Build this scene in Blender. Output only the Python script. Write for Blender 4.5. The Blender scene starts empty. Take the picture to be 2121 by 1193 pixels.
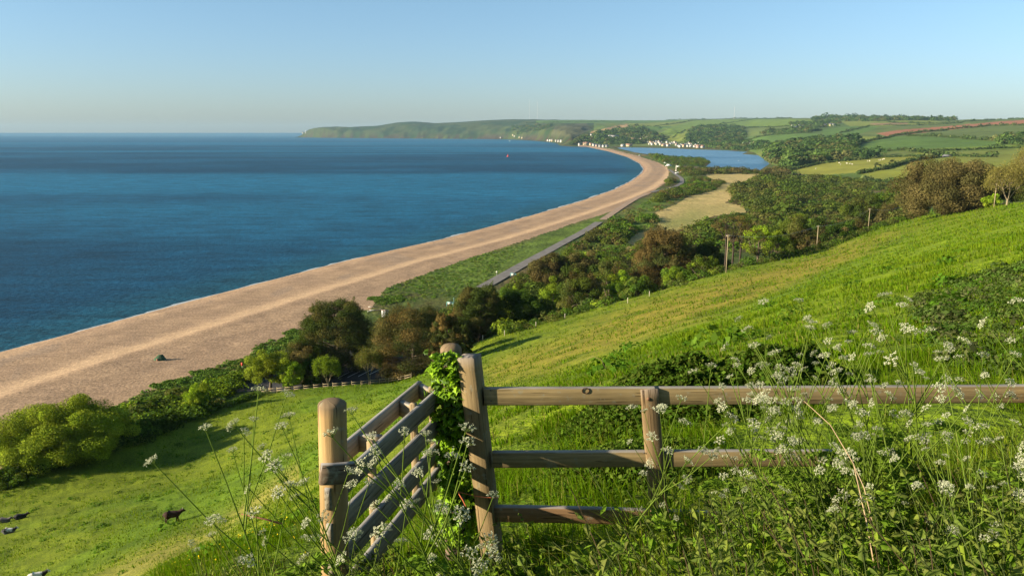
import bpy, math, random
import numpy as np
from mathutils import Vector, Matrix
PI = math.pi
R = math.radians
scene = bpy.context.scene
rng = np.random.default_rng(7)
random.seed(7)

# ------------------------------------------------------------------ camera, sky, sun, exposure
EYE = 60.0
PITCH = R(11.03)
FPX, CX, CY = 1650.0, 1060.5, 596.5
cam_d = bpy.data.cameras.new('camera')
cam = bpy.data.objects.new('camera', cam_d)
scene.collection.objects.link(cam)
cam.location = (0, 0, EYE)
cam.rotation_euler = (R(90) - PITCH, 0, 0)
cam_d.sensor_width = 36
cam_d.lens = 36 * FPX / 2121.0
cam_d.clip_start = 0.1
cam_d.clip_end = 300000
scene.camera = cam

SUN_EL, SUN_BACK = R(17), R(14)
sd_ = Vector((-math.cos(SUN_BACK) * math.cos(SUN_EL), -math.sin(SUN_BACK) * math.cos(SUN_EL), math.sin(SUN_EL)))
world = bpy.data.worlds.new('World')
scene.world = world
world.use_nodes = True
wn = world.node_tree
bg = wn.nodes['Background']
sky = wn.nodes.new('ShaderNodeTexSky')
sky.sky_type = 'NISHITA'
sky.sun_disc = False
sky.sun_elevation = SUN_EL
sky.sun_rotation = math.atan2(sd_.x, sd_.y)
sky.altitude = 60
sky.air_density = 1.15
sky.dust_density = 0.6
sky.ozone_density = 2.2
# the clear blue morning air of the photograph: the sky's own colour cooled a little, more so towards the horizon
tc = wn.nodes.new('ShaderNodeTexCoord'); sx = wn.nodes.new('ShaderNodeSeparateXYZ'); wr = wn.nodes.new('ShaderNodeValToRGB')
wn.links.new(tc.outputs['Generated'], sx.inputs[0]); wn.links.new(sx.outputs['Z'], wr.inputs[0])
wr.color_ramp.elements[0].position = 0.0; wr.color_ramp.elements[0].color = (0.575, 0.74, 1.17, 1)
wr.color_ramp.elements[1].position = 0.20; wr.color_ramp.elements[1].color = (0.69, 0.83, 0.94, 1)
we = wr.color_ramp.elements.new(0.36); we.color = (0.77, 0.86, 0.79, 1)
wm = wn.nodes.new('ShaderNodeMix'); wm.data_type = 'RGBA'; wm.blend_type = 'MULTIPLY'; wm.inputs[0].default_value = 1
wn.links.new(sky.outputs[0], wm.inputs[6]); wn.links.new(wr.outputs[0], wm.inputs[7])
wn.links.new(wm.outputs[2], bg.inputs['Color'])
bg.inputs['Strength'].default_value = 0.07
sl = bpy.data.lights.new('sun', 'SUN')
sun = bpy.data.objects.new('sun', sl)
scene.collection.objects.link(sun)
sl.energy = 5.0
sl.angle = R(0.55)
sl.color = (1.0, 0.87, 0.66)
sun.rotation_euler = sd_.to_track_quat('Z', 'Y').to_euler()
scene.view_settings.view_transform = 'Standard'
scene.view_settings.look = 'None'
scene.view_settings.gamma = 1
scene.view_settings.exposure = 1.42
scene.cycles.max_bounces = 6
scene.cycles.diffuse_bounces = 2
scene.cycles.glossy_bounces = 2
scene.cycles.transmission_bounces = 3
scene.cycles.volume_bounces = 0
scene.cycles.transparent_max_bounces = 4

# ------------------------------------------------------------------ small helpers
sp_, cp_ = math.sin(PITCH), math.cos(PITCH)
def ray(px, py):
    a = (np.asarray(px, float) - CX) / FPX
    b = (CY - np.asarray(py, float)) / FPX
    return a, cp_ + b * sp_, -sp_ + b * cp_
def at_Y(px, py, Y):
    a, f, z = ray(px, py)
    return a * Y / f, Y + 0 * a, EYE + z * Y / f
def at_z(px, py, z0):
    a, f, z = ray(px, py)
    k = (z0 - EYE) / z
    return a * k, f * k
def project(X, Y, Z):
    d = np.asarray(Z) - EYE
    fw = Y * cp_ - d * sp_
    up = Y * sp_ + d * cp_
    fw = np.where(fw < 0.05, 0.05, fw)
    return CX + FPX * X / fw, CY - FPX * up / fw
def hash2(ix, iy, s):
    n = (ix.astype(np.int64) * 374761393 + iy.astype(np.int64) * 668265263 + s * 1442695041) & 0x7fffffff
    n = ((n ^ (n >> 13)) * 1274126177) & 0x7fffffff
    n = n ^ (n >> 16)
    return (n & 0xffff) / 65535.0
def vnoise(x, y, s=0):
    x = np.asarray(x, float); y = np.asarray(y, float)
    ix = np.floor(x); iy = np.floor(y)
    fx = x - ix; fy = y - iy
    fx = fx * fx * (3 - 2 * fx); fy = fy * fy * (3 - 2 * fy)
    a = hash2(ix, iy, s); b = hash2(ix + 1, iy, s); c = hash2(ix, iy + 1, s); d = hash2(ix + 1, iy + 1, s)
    return (a + (b - a) * fx) * (1 - fy) + (c + (d - c) * fx) * fy
def fbm(x, y, o=4, s=0):
    t = 0; a = 0.5; n = 0
    for i in range(o):
        t = t + a * vnoise(x * 2 ** i + 17.3 * i, y * 2 ** i + 5.1 * i, s + i); n += a; a *= 0.55
    return t / n
def sstep(a, b, x):
    t = np.clip((x - a) / (b - a), 0, 1)
    return t * t * (3 - 2 * t)
def inpoly(px, py, poly):
    poly = np.asarray(poly, float)
    r = np.zeros(np.shape(px), bool)
    n = len(poly)
    for i in range(n):
        x1, y1 = poly[i]; x2, y2 = poly[(i + 1) % n]
        if y1 == y2: continue
        c = (y1 > py) != (y2 > py)
        r ^= c & (px < (x2 - x1) * (py - y1) / (y2 - y1) + x1)
    return r
def polydist(px, py, pts, closed=False):
    pts = np.asarray(pts, float)
    best = np.full(np.shape(px), 1e18)
    n = len(pts)
    for i in range(n if closed else n - 1):
        a = pts[i]; b = pts[(i + 1) % n]
        dx, dy = b - a
        L = dx * dx + dy * dy + 1e-12
        t = np.clip(((px - a[0]) * dx + (py - a[1]) * dy) / L, 0, 1)
        d = (px - a[0] - t * dx) ** 2 + (py - a[1] - t * dy) ** 2
        best = np.minimum(best, d)
    return np.sqrt(best)

def tag(o, label=None, cat=None, group=None, kind=None):
    if label: o['label'] = label
    if cat: o['category'] = cat
    if group: o['group'] = group
    if kind: o['kind'] = kind
    return o
def mesh_np(name, V, Q=None, T=None, mat=None, C=None, parent=None, smooth=False, loc=None):
    me = bpy.data.meshes.new(name)
    V = np.asarray(V, np.float32)
    if loc is not None and parent is None:
        V = V - np.asarray(loc, np.float32)
    nq = 0 if Q is None else len(Q); nt = 0 if T is None else len(T)
    me.vertices.add(len(V)); me.vertices.foreach_set('co', V.ravel())
    li = []
    if nq: li.append(np.asarray(Q, np.int32).ravel())
    if nt: li.append(np.asarray(T, np.int32).ravel())
    li = np.concatenate(li)
    me.loops.add(len(li)); me.loops.foreach_set('vertex_index', li)
    st = np.concatenate([np.arange(nq) * 4, nq * 4 + np.arange(nt) * 3]).astype(np.int32)
    me.polygons.add(nq + nt); me.polygons.foreach_set('loop_start', st)
    if smooth: me.polygons.foreach_set('use_smooth', np.ones(nq + nt, bool))
    me.update(calc_edges=True)
    if C is not None:
        C = np.asarray(C, np.float32)
        if C.ndim == 1: C = np.tile(C, (len(V), 1))
        a = me.color_attributes.new('col', 'FLOAT_COLOR', 'POINT')
        a.data.foreach_set('color', np.concatenate([C[:, :3], np.ones((len(V), 1), np.float32)], 1).ravel())
    if mat: me.materials.append(mat)
    o = bpy.data.objects.new(name, me)
    scene.collection.objects.link(o)
    if parent is not None:
        o.parent = parent
    elif loc is not None:
        o.location = loc
    return o
class Geo:
    """collects vertices, quads, triangles and colours for one mesh"""
    def __init__(s): s.V = []; s.Q = []; s.T = []; s.C = []; s.n = 0
    def add(s, V, Q=None, T=None, C=(0.5, 0.5, 0.5)):
        V = np.asarray(V, float)
        if Q is not None and len(Q): s.Q.append(np.asarray(Q) + s.n)
        if T is not None and len(T): s.T.append(np.asarray(T) + s.n)
        C = np.asarray(C, float)
        if C.ndim == 1: C = np.tile(C[:3], (len(V), 1))
        s.V.append(V); s.C.append(C); s.n += len(V)
        return s
    def arrays(s):
        return (np.concatenate(s.V), np.concatenate(s.Q) if s.Q else None,
                np.concatenate(s.T) if s.T else None, np.concatenate(s.C))
    def build(s, name, mat, parent=None, smooth=False, loc=None):
        V, Q, T, C = s.arrays()
        return mesh_np(name, V, Q, T, mat, C, parent, smooth, loc)
def empty(name, loc, rz=0):
    o = bpy.data.objects.new(name, None)
    o.empty_display_size = 0.3
    scene.collection.objects.link(o)
    o.location = loc; o.rotation_euler = (0, 0, rz)
    return o
def box(c, s, rot=None, C=(0.5, 0.5, 0.5)):
    """centre c, full size s, optional 3x3 rotation"""
    V = np.array([[x, y, z] for z in (-.5, .5) for y in (-.5, .5) for x in (-.5, .5)]) * np.asarray(s, float)
    if rot is not None: V = V @ np.asarray(rot).T
    V = V + np.asarray(c, float)
    Q = np.array([[0, 2, 3, 1], [4, 5, 7, 6], [0, 1, 5, 4], [2, 6, 7, 3], [0, 4, 6, 2], [1, 3, 7, 5]])
    return V, Q, None, C
def beam(a, b, w, h, up=(0, 0, 1), C=(0.5, 0.5, 0.5)):
    """plank from a to b, w = width across, h = size along up"""
    a = np.asarray(a, float); b = np.asarray(b, float)
    d = b - a; L = np.linalg.norm(d); d = d / L
    s = np.cross(d, up); s = s / np.linalg.norm(s); u = np.cross(s, d)
    return box((a + b) / 2, (L, w, h), np.stack([d, s, u], 1), C)
def tube(pts, rad, sides=6, C=(0.5, 0.5, 0.5), cap=False):
    P = np.asarray(pts, float); n = len(P)
    rad = np.broadcast_to(np.asarray(rad, float), (n,))
    D = np.gradient(P, axis=0); D /= np.linalg.norm(D, axis=1)[:, None] + 1e-12
    ref = np.array([1.0, 0.13, 0.07]) if abs(D[0, 0]) < 0.8 else np.array([0, 1.0, 0.1])
    A = np.cross(D, ref); A /= np.linalg.norm(A, axis=1)[:, None] + 1e-12
    B = np.cross(D, A)
    th = np.arange(sides) * 2 * PI / sides
    V = P[:, None] + rad[:, None, None] * (A[:, None] * np.cos(th)[None, :, None] + B[:, None] * np.sin(th)[None, :, None])
    V = V.reshape(-1, 3)
    i = np.arange(n - 1)[:, None] * sides; j = np.arange(sides)[None]; k = (j + 1) % sides
    Q = np.stack([i + j, i + sides + j, i + sides + k, i + k], -1).reshape(-1, 4)
    T = None
    if cap:
        V = np.concatenate([V, P[:1], P[-1:]])
        a = n * sides
        T = np.concatenate([np.stack([np.full(sides, a), j[0], k[0]], 1),
                            np.stack([np.full(sides, a + 1), (n - 1) * sides + k[0], (n - 1) * sides + j[0]], 1)])
    return V, Q, T, C
def cards(P, N, L, W, C, r=rng):
    """diamond leaf faces at points P with normals N"""
    n = len(P)
    N = N / (np.linalg.norm(N, axis=1)[:, None] + 1e-9)
    t = np.cross(N, r.normal(size=(n, 3))); t /= np.linalg.norm(t, axis=1)[:, None] + 1e-9
    b = np.cross(N, t)
    L = np.broadcast_to(np.asarray(L, float), (n,))[:, None]; W = np.broadcast_to(np.asarray(W, float), (n,))[:, None]
    V = np.stack([P - t * L, P + b * W, P + t * L, P - b * W], 1).reshape(-1, 3)
    Q = np.arange(4 * n).reshape(-1, 4)
    C = np.asarray(C, float)
    if C.ndim == 1: C = np.tile(C, (n, 1))
    return V, Q, None, np.repeat(C, 4, axis=0)

# ------------------------------------------------------------------ materials
def new_mat(name):
    m = bpy.data.materials.new(name); m.use_nodes = True
    nt = m.node_tree; nt.nodes.clear()
    out = nt.nodes.new('ShaderNodeOutputMaterial')
    return m, nt, out
def noise_node(nt, scale, detail=4, vec=None, rough=0.55):
    n = nt.nodes.new('ShaderNodeTexNoise'); n.inputs['Scale'].default_value = scale
    n.inputs['Detail'].default_value = detail; n.inputs['Roughness'].default_value = rough
    if vec is not None: nt.links.new(vec, n.inputs['Vector'])
    return n
def obj_vec(nt, scale=(1, 1, 1)):
    g = nt.nodes.new('ShaderNodeNewGeometry')
    mp = nt.nodes.new('ShaderNodeMapping'); mp.inputs['Scale'].default_value = scale
    nt.links.new(g.outputs['Position'], mp.inputs['Vector'])
    return mp.outputs[0]
def loc_vec(nt, scale=(1, 1, 1)):
    g = nt.nodes.new('ShaderNodeTexCoord')
    mp = nt.nodes.new('ShaderNodeMapping'); mp.inputs['Scale'].default_value = scale
    nt.links.new(g.outputs['Object'], mp.inputs['Vector'])
    return mp.outputs[0]
def mulcol(nt, colsock, facsock, lo, hi, tint_lo=(1, 1, 1), tint_hi=(1, 1, 1)):
    """colour multiplied by a ramp driven by a noise"""
    rp = nt.nodes.new('ShaderNodeValToRGB')
    rp.color_ramp.elements[0].position = 0.3; rp.color_ramp.elements[1].position = 0.7
    rp.color_ramp.elements[0].color = (lo * tint_lo[0], lo * tint_lo[1], lo * tint_lo[2], 1)
    rp.color_ramp.elements[1].color = (hi * tint_hi[0], hi * tint_hi[1], hi * tint_hi[2], 1)
    nt.links.new(facsock, rp.inputs[0])
    mx = nt.nodes.new('ShaderNodeMix'); mx.data_type = 'RGBA'; mx.blend_type = 'MULTIPLY'
    mx.inputs[0].default_value = 1
    nt.links.new(colsock, mx.inputs[6]); nt.links.new(rp.outputs[0], mx.inputs[7])
    return mx.outputs[2]
def ground_mat(name, layers, bump=0.0, bump_scale=1.0, bump_dist=0.1, rough=0.95):
    """vertex colour times several noises (world scale), optional bump"""
    m, nt, out = new_mat(name)
    at = nt.nodes.new('ShaderNodeAttribute'); at.attribute_name = 'col'
    c = at.outputs['Color']
    for (sc, lo, hi, st, tl, th) in layers:
        v = obj_vec(nt, st)
        n = noise_node(nt, sc, 4, v)
        c = mulcol(nt, c, n.outputs['Fac'], lo, hi, tl, th)
    b = nt.nodes.new('ShaderNodeBsdfPrincipled')
    b.inputs['Roughness'].default_value = rough
    b.inputs['Specular IOR Level'].default_value = 0.12
    nt.links.new(c, b.inputs['Base Color'])
    if bump:
        n = noise_node(nt, bump_scale, 5, obj_vec(nt))
        bp = nt.nodes.new('ShaderNodeBump'); bp.inputs['Strength'].default_value = bump
        bp.inputs['Distance'].default_value = bump_dist
        nt.links.new(n.outputs['Fac'], bp.inputs['Height']); nt.links.new(bp.outputs[0], b.inputs['Normal'])
    nt.links.new(b.outputs[0], out.inputs['Surface'])
    return m
def leaf_mat(name, trans=0.3, tint=(1.3, 1.25, 0.6), gloss=0.0):
    """leaf faces: vertex colour, part diffuse and part translucent"""
    m, nt, out = new_mat(name)
    at = nt.nodes.new('ShaderNodeAttribute'); at.attribute_name = 'col'
    d = nt.nodes.new('ShaderNodeBsdfDiffuse'); t = nt.nodes.new('ShaderNodeBsdfTranslucent')
    nt.links.new(at.outputs['Color'], d.inputs['Color'])
    mx = nt.nodes.new('ShaderNodeMix'); mx.data_type = 'RGBA'; mx.blend_type = 'MULTIPLY'; mx.inputs[0].default_value = 1
    mx.inputs[7].default_value = (*tint, 1)
    nt.links.new(at.outputs['Color'], mx.inputs[6]); nt.links.new(mx.outputs[2], t.inputs['Color'])
    ms = nt.nodes.new('ShaderNodeMixShader'); ms.inputs[0].default_value = trans
    nt.links.new(d.outputs[0], ms.inputs[1]); nt.links.new(t.outputs[0], ms.inputs[2])
    s = ms.outputs[0]
    if gloss:
        g = nt.nodes.new('ShaderNodeBsdfGlossy'); g.inputs['Roughness'].default_value = 0.45
        m2 = nt.nodes.new('ShaderNodeMixShader'); m2.inputs[0].default_value = gloss
        nt.links.new(s, m2.inputs[1]); nt.links.new(g.outputs[0], m2.inputs[2]); s = m2.outputs[0]
    nt.links.new(s, out.inputs['Surface'])
    return m
def plain_mat(name, rough=0.8, spec=0.25, scale=3.0, lo=0.85, hi=1.12, st=(1, 1, 1)):
    """vertex colour with a slight procedural mottling in object space"""
    m, nt, out = new_mat(name)
    at = nt.nodes.new('ShaderNodeAttribute'); at.attribute_name = 'col'
    n = noise_node(nt, scale, 4, loc_vec(nt, st))
    c = mulcol(nt, at.outputs['Color'], n.outputs['Fac'], lo, hi)
    b = nt.nodes.new('ShaderNodeBsdfPrincipled')
    b.inputs['Roughness'].default_value = rough; b.inputs['Specular IOR Level'].default_value = spec
    nt.links.new(c, b.inputs['Base Color']); nt.links.new(b.outputs[0], out.inputs['Surface'])
    return m

# ------------------------------------------------------------------ the lie of the land
# shoreline (photo points on the water's edge, z = 0) and the coast of the headland
SHORE_PX = [(-420, 850), (-200, 785), (0, 730), (100, 704), (200, 677), (300, 650), (400, 623), (500, 597), (600, 571), (700, 545), (800, 522),
            (900, 500), (1000, 474), (1100, 447), (1200, 418), (1270, 394), (1310, 374), (1330, 358), (1333, 350),
            (1325, 339), (1300, 326), (1260, 314), (1215, 304.5), (1185, 304), (1160, 302), (1156, 299), (1150, 296.5), (1125, 293.5),
            (1100, 291.5), (1060, 289.5), (1000, 288.5), (900, 287.8), (800, 287), (700, 286.3), (640, 285.6), (605, 285.2)]
SH = np.array([at_z(x, y, 0) for x, y in SHORE_PX])
tipx, tipy = SH[-1]
SEA_POLY = np.concatenate([SH, [[tipx + 250, tipy + 700], [tipx + 1200, tipy + 2500], [tipx + 9000, 16500], [0, 400000], [-400000, 400000], [-400000, -4000], [SH[0][0] - 80, -4000]]])
SHORE_LINE = np.concatenate([[[SH[0][0] - 80, -4000]], SH, SEA_POLY[len(SH):len(SH) + 3]])
def shore_sd(X, Y):
    d = polydist(X, Y, SHORE_LINE)
    return np.where(inpoly(X, Y, SEA_POLY), -d, d)
LAGOON_PX = [(1277, 307), (1316, 316.5), (1344, 320), (1382, 327), (1410, 325.5), (1457, 328), (1472, 337), (1461, 346), (1491, 350), (1516, 354), (1572, 354.5),
             (1598, 337), (1583, 332), (1590, 323), (1537, 319.5), (1549, 315), (1508, 312), (1440, 310), (1380, 307.5), (1330, 306.3), (1290, 305.8)]
LAG = np.array([at_z(x, y, 1.0) for x, y in LAGOON_PX])

UC = np.linspace(-1.15, 1.15, 900)
def line_from(pts, kind):
    """pts (px, py, Y) -> (u, Y, z) ; kind 'z': (px, z, Y)"""
    out = []
    for p in pts:
        if kind == 'p':
            x, y, z = at_Y(p[0], p[1], p[2])
        else:
            y = p[2]; z = p[1]; x = y * (p[0] - CX) / FPX
        out.append((x / (y + 8), y, z))
    out = np.array(sorted(out))
    k = np.ones(25) / 25
    def sm(a):
        b = np.pad(a, 12, mode='edge'); return np.convolve(b, k, 'valid')
    return sm(np.interp(UC, out[:, 0], out[:, 1])), sm(np.interp(UC, out[:, 0], out[:, 2]))
PXS = [-400, 0, 400, 800, 1060, 1400, 1700, 2121, 2500]
def zl(zs, Y): return line_from([(p, z, Y) for p, z in zip(PXS, zs)], 'z')
NEAR = []
NEAR.append((np.full(900, -6.5), 60.2 + 0.17 * UC * 1.5))
NEAR.append((np.full(900, 0.0), 58.45 + 0.09 * UC * 8))
NEAR.append(zl([56.6, 57.0, 57.2, 57.42, 57.53, 57.6, 57.7, 57.85, 58.0], 4.0))
NEAR.append(zl([52.6, 53.8, 54.9, 55.7, 56.3, 56.9, 57.2, 57.55, 58.0], 9))
NEAR.append(zl([47.5, 49.3, 51.4, 53.3, 54.7, 55.7, 56.2, 57.0, 57.9], 15))
NEAR.append(zl([36, 39, 43.0, 46.8, 49.6, 52.2, 53.7, 55.9, 58], 30))
NEAR.append(zl([17, 21.6, 27.3, 35.5, 38.6, 43.6, 48.2, 52.6, 56.5], 60))
NEAR.append(zl([6, 8.9, 12.8, 23.4, 28.5, 35.6, 40.8, 49.4, 55], 100))
NEAR.append(line_from([(-400, 1085, 106), (0, 1048, 108), (400, 955, 125), (800, 812, 140), (1060, 736, 140), (1400, 628, 150), (1700, 555, 160), (2121, 432, 165), (2500, 400, 165)], 'p'))
EDGE = [(-400, 1058, 110), (0, 1012, 115), (250, 925, 130), (400, 880, 145), (540, 820, 160), (850, 790, 166), (1000, 705, 170), (1240, 640, 185), (1400, 597, 195),
        (1500, 563, 205), (1695, 522, 250), (1800, 481, 285), (1887, 452, 325), (1960, 440, 300), (2050, 430, 245), (2121, 418, 230), (2500, 380, 230)]
NEAR.append(line_from(EDGE, 'p'))
NY = np.array([a for a, b in NEAR]); NZ = np.array([b for a, b in NEAR])
for k in range(1, len(NY)): NY[k] = np.maximum(NY[k], NY[k - 1] + 2.5)
SEC = np.diff(NZ, axis=0) / np.diff(NY, axis=0)
NM = np.zeros_like(NZ); NM[0] = SEC[0]; NM[-1] = SEC[-1]; NM[1:-1] = 0.5 * (SEC[1:] + SEC[:-1])
fx = sorted((at_Y(p, 500, 100)[0] / 108, v) for p, v in [(-400, 14), (850, 16), (1000, 45), (1240, 60), (1500, 75), (1700, 110), (1887, 150), (2121, 260), (2500, 330)])
FOOT = np.interp(UC, [a for a, b in fx], [b for a, b in fx])
def far_line(pts):
    """(px, py or None, Y) -> height above the flats"""
    out = []
    for px, py, Y in pts:
        x = (px - CX) / FPX / (cp_ + (CY - 275) / FPX * sp_) * Y
        z = 0.0 if py is None else max(0.0, float(at_Y(px, py, Y)[2]) - 3.2)
        out.append((x / (Y + 8), Y, z))
    out = np.array(sorted(out))
    k = np.ones(5) / 5
    def sm(a): return np.convolve(np.pad(a, 2, mode='edge'), k, 'valid')
    return sm(np.interp(UC, out[:, 0], out[:, 1])), sm(np.interp(UC, out[:, 0], out[:, 2]))
N_ = None
FAR = [
 far_line([(-800, N_, 9600), (600, N_, 9550), (700, N_, 8900), (850, N_, 8200), (1000, N_, 7500), (1060, N_, 6850), (1125, N_, 5350), (1150, N_, 4800), (1158, N_, 3850), (1180, N_, 3570), (1215, N_, 3620), (1240, N_, 3560),
           (1350, N_, 3420), (1450, N_, 3260), (1550, N_, 2650), (1600, N_, 1500), (1650, N_, 1150), (1750, N_, 950), (1900, N_, 820), (2000, N_, 760), (2121, N_, 700), (2500, N_, 620)]),
 far_line([(-800, N_, 9700), (600, N_, 9650), (608, 284, 9620), (618, 282, 9600), (632, 277.5, 9400), (645, 278, 9300), (700, 279.5, 8960), (850, 280, 8260), (1000, 281, 7560), (1060, 285, 6950), (1090, 286, 6500), (1105, 281, 5700), (1140, 286, 5000), (1152, 287, 4500), (1160, 297, 3760), (1172, 290, 3680), (1190, 288, 3720),
           (1215, 296, 3760), (1240, 297, 3720), (1350, 296, 3580), (1450, 298, 3400), (1550, 303, 2900), (1600, 325, 1700), (1650, 346, 1300), (1750, 352, 1100), (1900, 355, 950), (2000, 350, 900), (2121, 345, 880), (2500, 340, 800)]),
 far_line([(-800, N_, 9800), (600, N_, 9760), (618, 280, 9680), (634, 274, 9520), (645, 272, 9450), (660, 270, 9400), (700, 272, 9150), (850, 268, 8550), (1000, 270, 7800), (1060, 275, 7150), (1105, 279, 6300), (1120, 274, 5400), (1150, 274, 5000), (1180, 281, 4200), (1215, 284, 4050),
           (1250, 283, 4000), (1350, 284, 4000), (1450, 284, 3800), (1550, 287, 3500), (1600, 303, 2300), (1650, 318, 1750), (1750, 322, 1500), (1900, 318, 1350), (2000, 316, 1300), (2121, 312, 1250), (2500, 305, 1200)]),
 far_line([(-800, N_, 9900), (600, N_, 9800), (618, 278.5, 9750), (634, 271.5, 9650), (645, 268, 9600), (660, 266.5, 9500), (700, 266, 9400), (760, 264, 9200), (850, 258, 8800), (900, 261, 8600), (1000, 260, 8100), (1060, 262, 7600), (1120, 264, 6600), (1150, 263, 6000), (1180, 266, 5200), (1215, 269, 4900),
           (1250, 270, 4700), (1350, 269, 4700), (1450, 266, 4600), (1550, 269, 4300), (1600, 277, 3300), (1650, 288, 2500), (1750, 292, 2150), (1900, 287, 1950), (2000, 284, 1900), (2121, 280, 1800), (2500, 275, 1750)]),
 far_line([(-800, N_, 9999), (600, N_, 9950), (618, N_, 9900), (634, 273.5, 9850), (645, 267.5, 9750), (660, 265.8, 9700), (700, 263.5, 9600), (740, 264.5, 9500), (780, 261.5, 9450), (820, 254.5, 9300), (850, 252.5, 9200), (880, 253.5, 9150), (900, 256.3, 9100), (940, 254, 8900), (1000, 251, 8600), (1060, 249, 8400), (1120, 250, 7700),
           (1180, 252, 7200), (1250, 254, 6600), (1350, 254, 6300), (1450, 252, 6000), (1550, 252, 5700), (1650, 257, 4200), (1750, 258, 3800), (1850, 258, 3400), (1950, 262, 3000), (2050, 259, 2800), (2121, 257, 2600), (2500, 250, 2400)]),
 far_line([(-800, N_, 10500), (600, N_, 10500), (634, N_, 10400), (645, 276, 10300), (700, 272, 10300), (850, 260, 10200), (900, 258, 10100), (1000, 250.5, 9300), (1060, 248, 9200), (1120, 248.3, 8800),
           (1180, 248.5, 8300), (1250, 249.5, 7800), (1350, 249.5, 7400), (1450, 247.5, 7000), (1550, 246, 6600), (1650, 245.5, 5600), (1720, 245, 5000), (1800, 245, 4700), (1900, 247, 4500), (1980, 249, 4300), (2060, 249, 4000), (2121, 247, 3600), (2500, 244, 3400)]),
 far_line([(-800, N_, 13500), (700, N_, 13500), (1000, 268, 13500), (1500, 262, 12500), (2121, 258, 9000), (2500, 256, 9000)]),
]
GY = np.array([a for a, b in FAR]); GZ = np.array([b for a, b in FAR])
for k in range(1, len(GY)): GY[k] = np.maximum(GY[k], GY[k - 1] + 40)
def tbl(arr, ui, k): return arr[k][ui]
def H(X, Y, detail=True):
    """height of the land at world X, Y"""
    X = np.atleast_1d(np.asarray(X, float)); Y = np.atleast_1d(np.asarray(Y, float))
    u = np.clip(X / np.maximum(Y + 8, 0.3), -1.149, 1.149)
    uf = (u + 1.15) / 2.3 * 899
    i0 = np.clip(np.floor(uf).astype(int), 0, 898); w = uf - i0
    g = lambda a, k: a[k][i0] * (1 - w) + a[k][i0 + 1] * w
    sd = shore_sd(X, Y)
    F = np.interp(sd, [-2000, -400, -30, 0, 5, 14, 36, 47, 80, 130], [-14, -12, -2.5, 0, 1.5, 2.4, 2.5, 4.3, 3.5, 3.2])
    F = F + 0.35 * (fbm(X / 14, Y / 14, 3, 5) - 0.5) * sstep(2, 12, sd)
    F = F + 0.7 * (fbm(X / 40, Y / 40, 3, 9) - 0.5) * sstep(70, 110, sd)
    ld = polydist(X, Y, LAG, True); li = inpoly(X, Y, LAG)
    F = np.where(li, np.minimum(F, 0.9 - np.clip(ld, 0, 30) * 0.02), np.where(ld < 40, F * sstep(0, 25, ld) + 1.25 * (1 - sstep(0, 25, ld)), F))
    # near slope
    zn = np.zeros_like(F); done = Y < g(NY, 0)
    zn = np.where(done, g(NZ, 0), zn)
    for k in range(len(NY) - 1):
        y0, y1 = g(NY, k), g(NY, k + 1)
        m = (Y >= y0) & (Y < y1)
        if not m.any(): continue
        t = np.clip((Y - y0) / (y1 - y0), 0, 1); dl = y1 - y0
        hh = (2 * t ** 3 - 3 * t ** 2 + 1) * g(NZ, k) + (t ** 3 - 2 * t ** 2 + t) * dl * g(NM, k) + (-2 * t ** 3 + 3 * t ** 2) * g(NZ, k + 1) + (t ** 3 - t ** 2) * dl * g(NM, k + 1)
        zn = np.where(m, hh, zn)
    ye = g(NY, len(NY) - 1); ze = g(NZ, len(NY) - 1)
    foot = FOOT[i0] * (1 - w) + FOOT[i0 + 1] * w
    t = sstep(0, 1, (Y - ye) / foot) ** 0.8
    z = np.where(Y < ye, zn, ze * (1 - t) + F * t)
    # far hills
    zf = np.zeros_like(F)
    for k in range(len(GY) - 1):
        y0, y1 = g(GY, k), g(GY, k + 1)
        m = (Y >= y0) & (Y < y1)
        if not m.any(): continue
        tt = (Y - y0) / (y1 - y0)
        zf = np.where(m, g(GZ, k) * (1 - tt) + g(GZ, k + 1) * tt, zf)
    zf = np.where(Y >= g(GY, len(GY) - 1), g(GZ, len(GY) - 1), zf)
    far = Y > g(GY, 0)
    amp = np.clip(zf / 40, 0, 1)
    zf = zf + amp * (16 * (fbm(X / 420, Y / 420, 3, 21) - 0.5) + 5 * (fbm(X / 90, Y / 90, 3, 31) - 0.5))
    cl = sstep(0, 25, zf) * (1 - sstep(90, 160, zf)) * (X < 900) * (Y > 3600)
    rd = 1 - np.abs(2 * fbm(X / 170, Y / 260, 3, 41) - 1)
    zf = zf + cl * 34 * (rd - 0.75)
    z = np.where(far, z + np.maximum(zf, 0) * np.where(X < 1200, sstep(0, 60, sd), 1), z)
    if detail:
        near = 1 - sstep(0, 20, Y - ye)
        z = z + near * ((fbm(X / 5, Y / 5, 4, 51) - 0.5) * 0.55 * sstep(5, 25, Y) + (fbm(X / 1.3, Y / 1.3, 3, 61) - 0.5) * 0.16)
        z = z + near * sstep(12, 40, Y) * 0.07 * (fbm(X / 16 , (z + 0.0) / 1.1 , 3, 66) - 0.5)
    return z
def ye_of(X, Y):
    u = np.clip(X / np.maximum(Y + 8, 0.3), -1.149, 1.149)
    return np.interp(u, UC, NY[-1])
def g0_of(X, Y):
    u = np.clip(X / np.maximum(Y + 8, 0.3), -1.149, 1.149)
    return np.interp(u, UC, GY[0])

NU, NV = 1300, 1000
ug = np.linspace(-0.92, 0.92, NU)
vg = np.linspace(math.log(2.0), math.log(15500), NV)
UU, VV = np.meshgrid(ug, vg)
GRY = np.exp(VV) - 8
GRX = UU * (GRY + 8)
GRZ = H(GRX.ravel(), GRY.ravel()).reshape(NV, NU)
GSD = shore_sd(GRX.ravel(), GRY.ravel()).reshape(NV, NU)
PXg, PYg = project(GRX, GRY, GRZ)
YEg = ye_of(GRX, GRY); G0g = g0_of(GRX, GRY)

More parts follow.
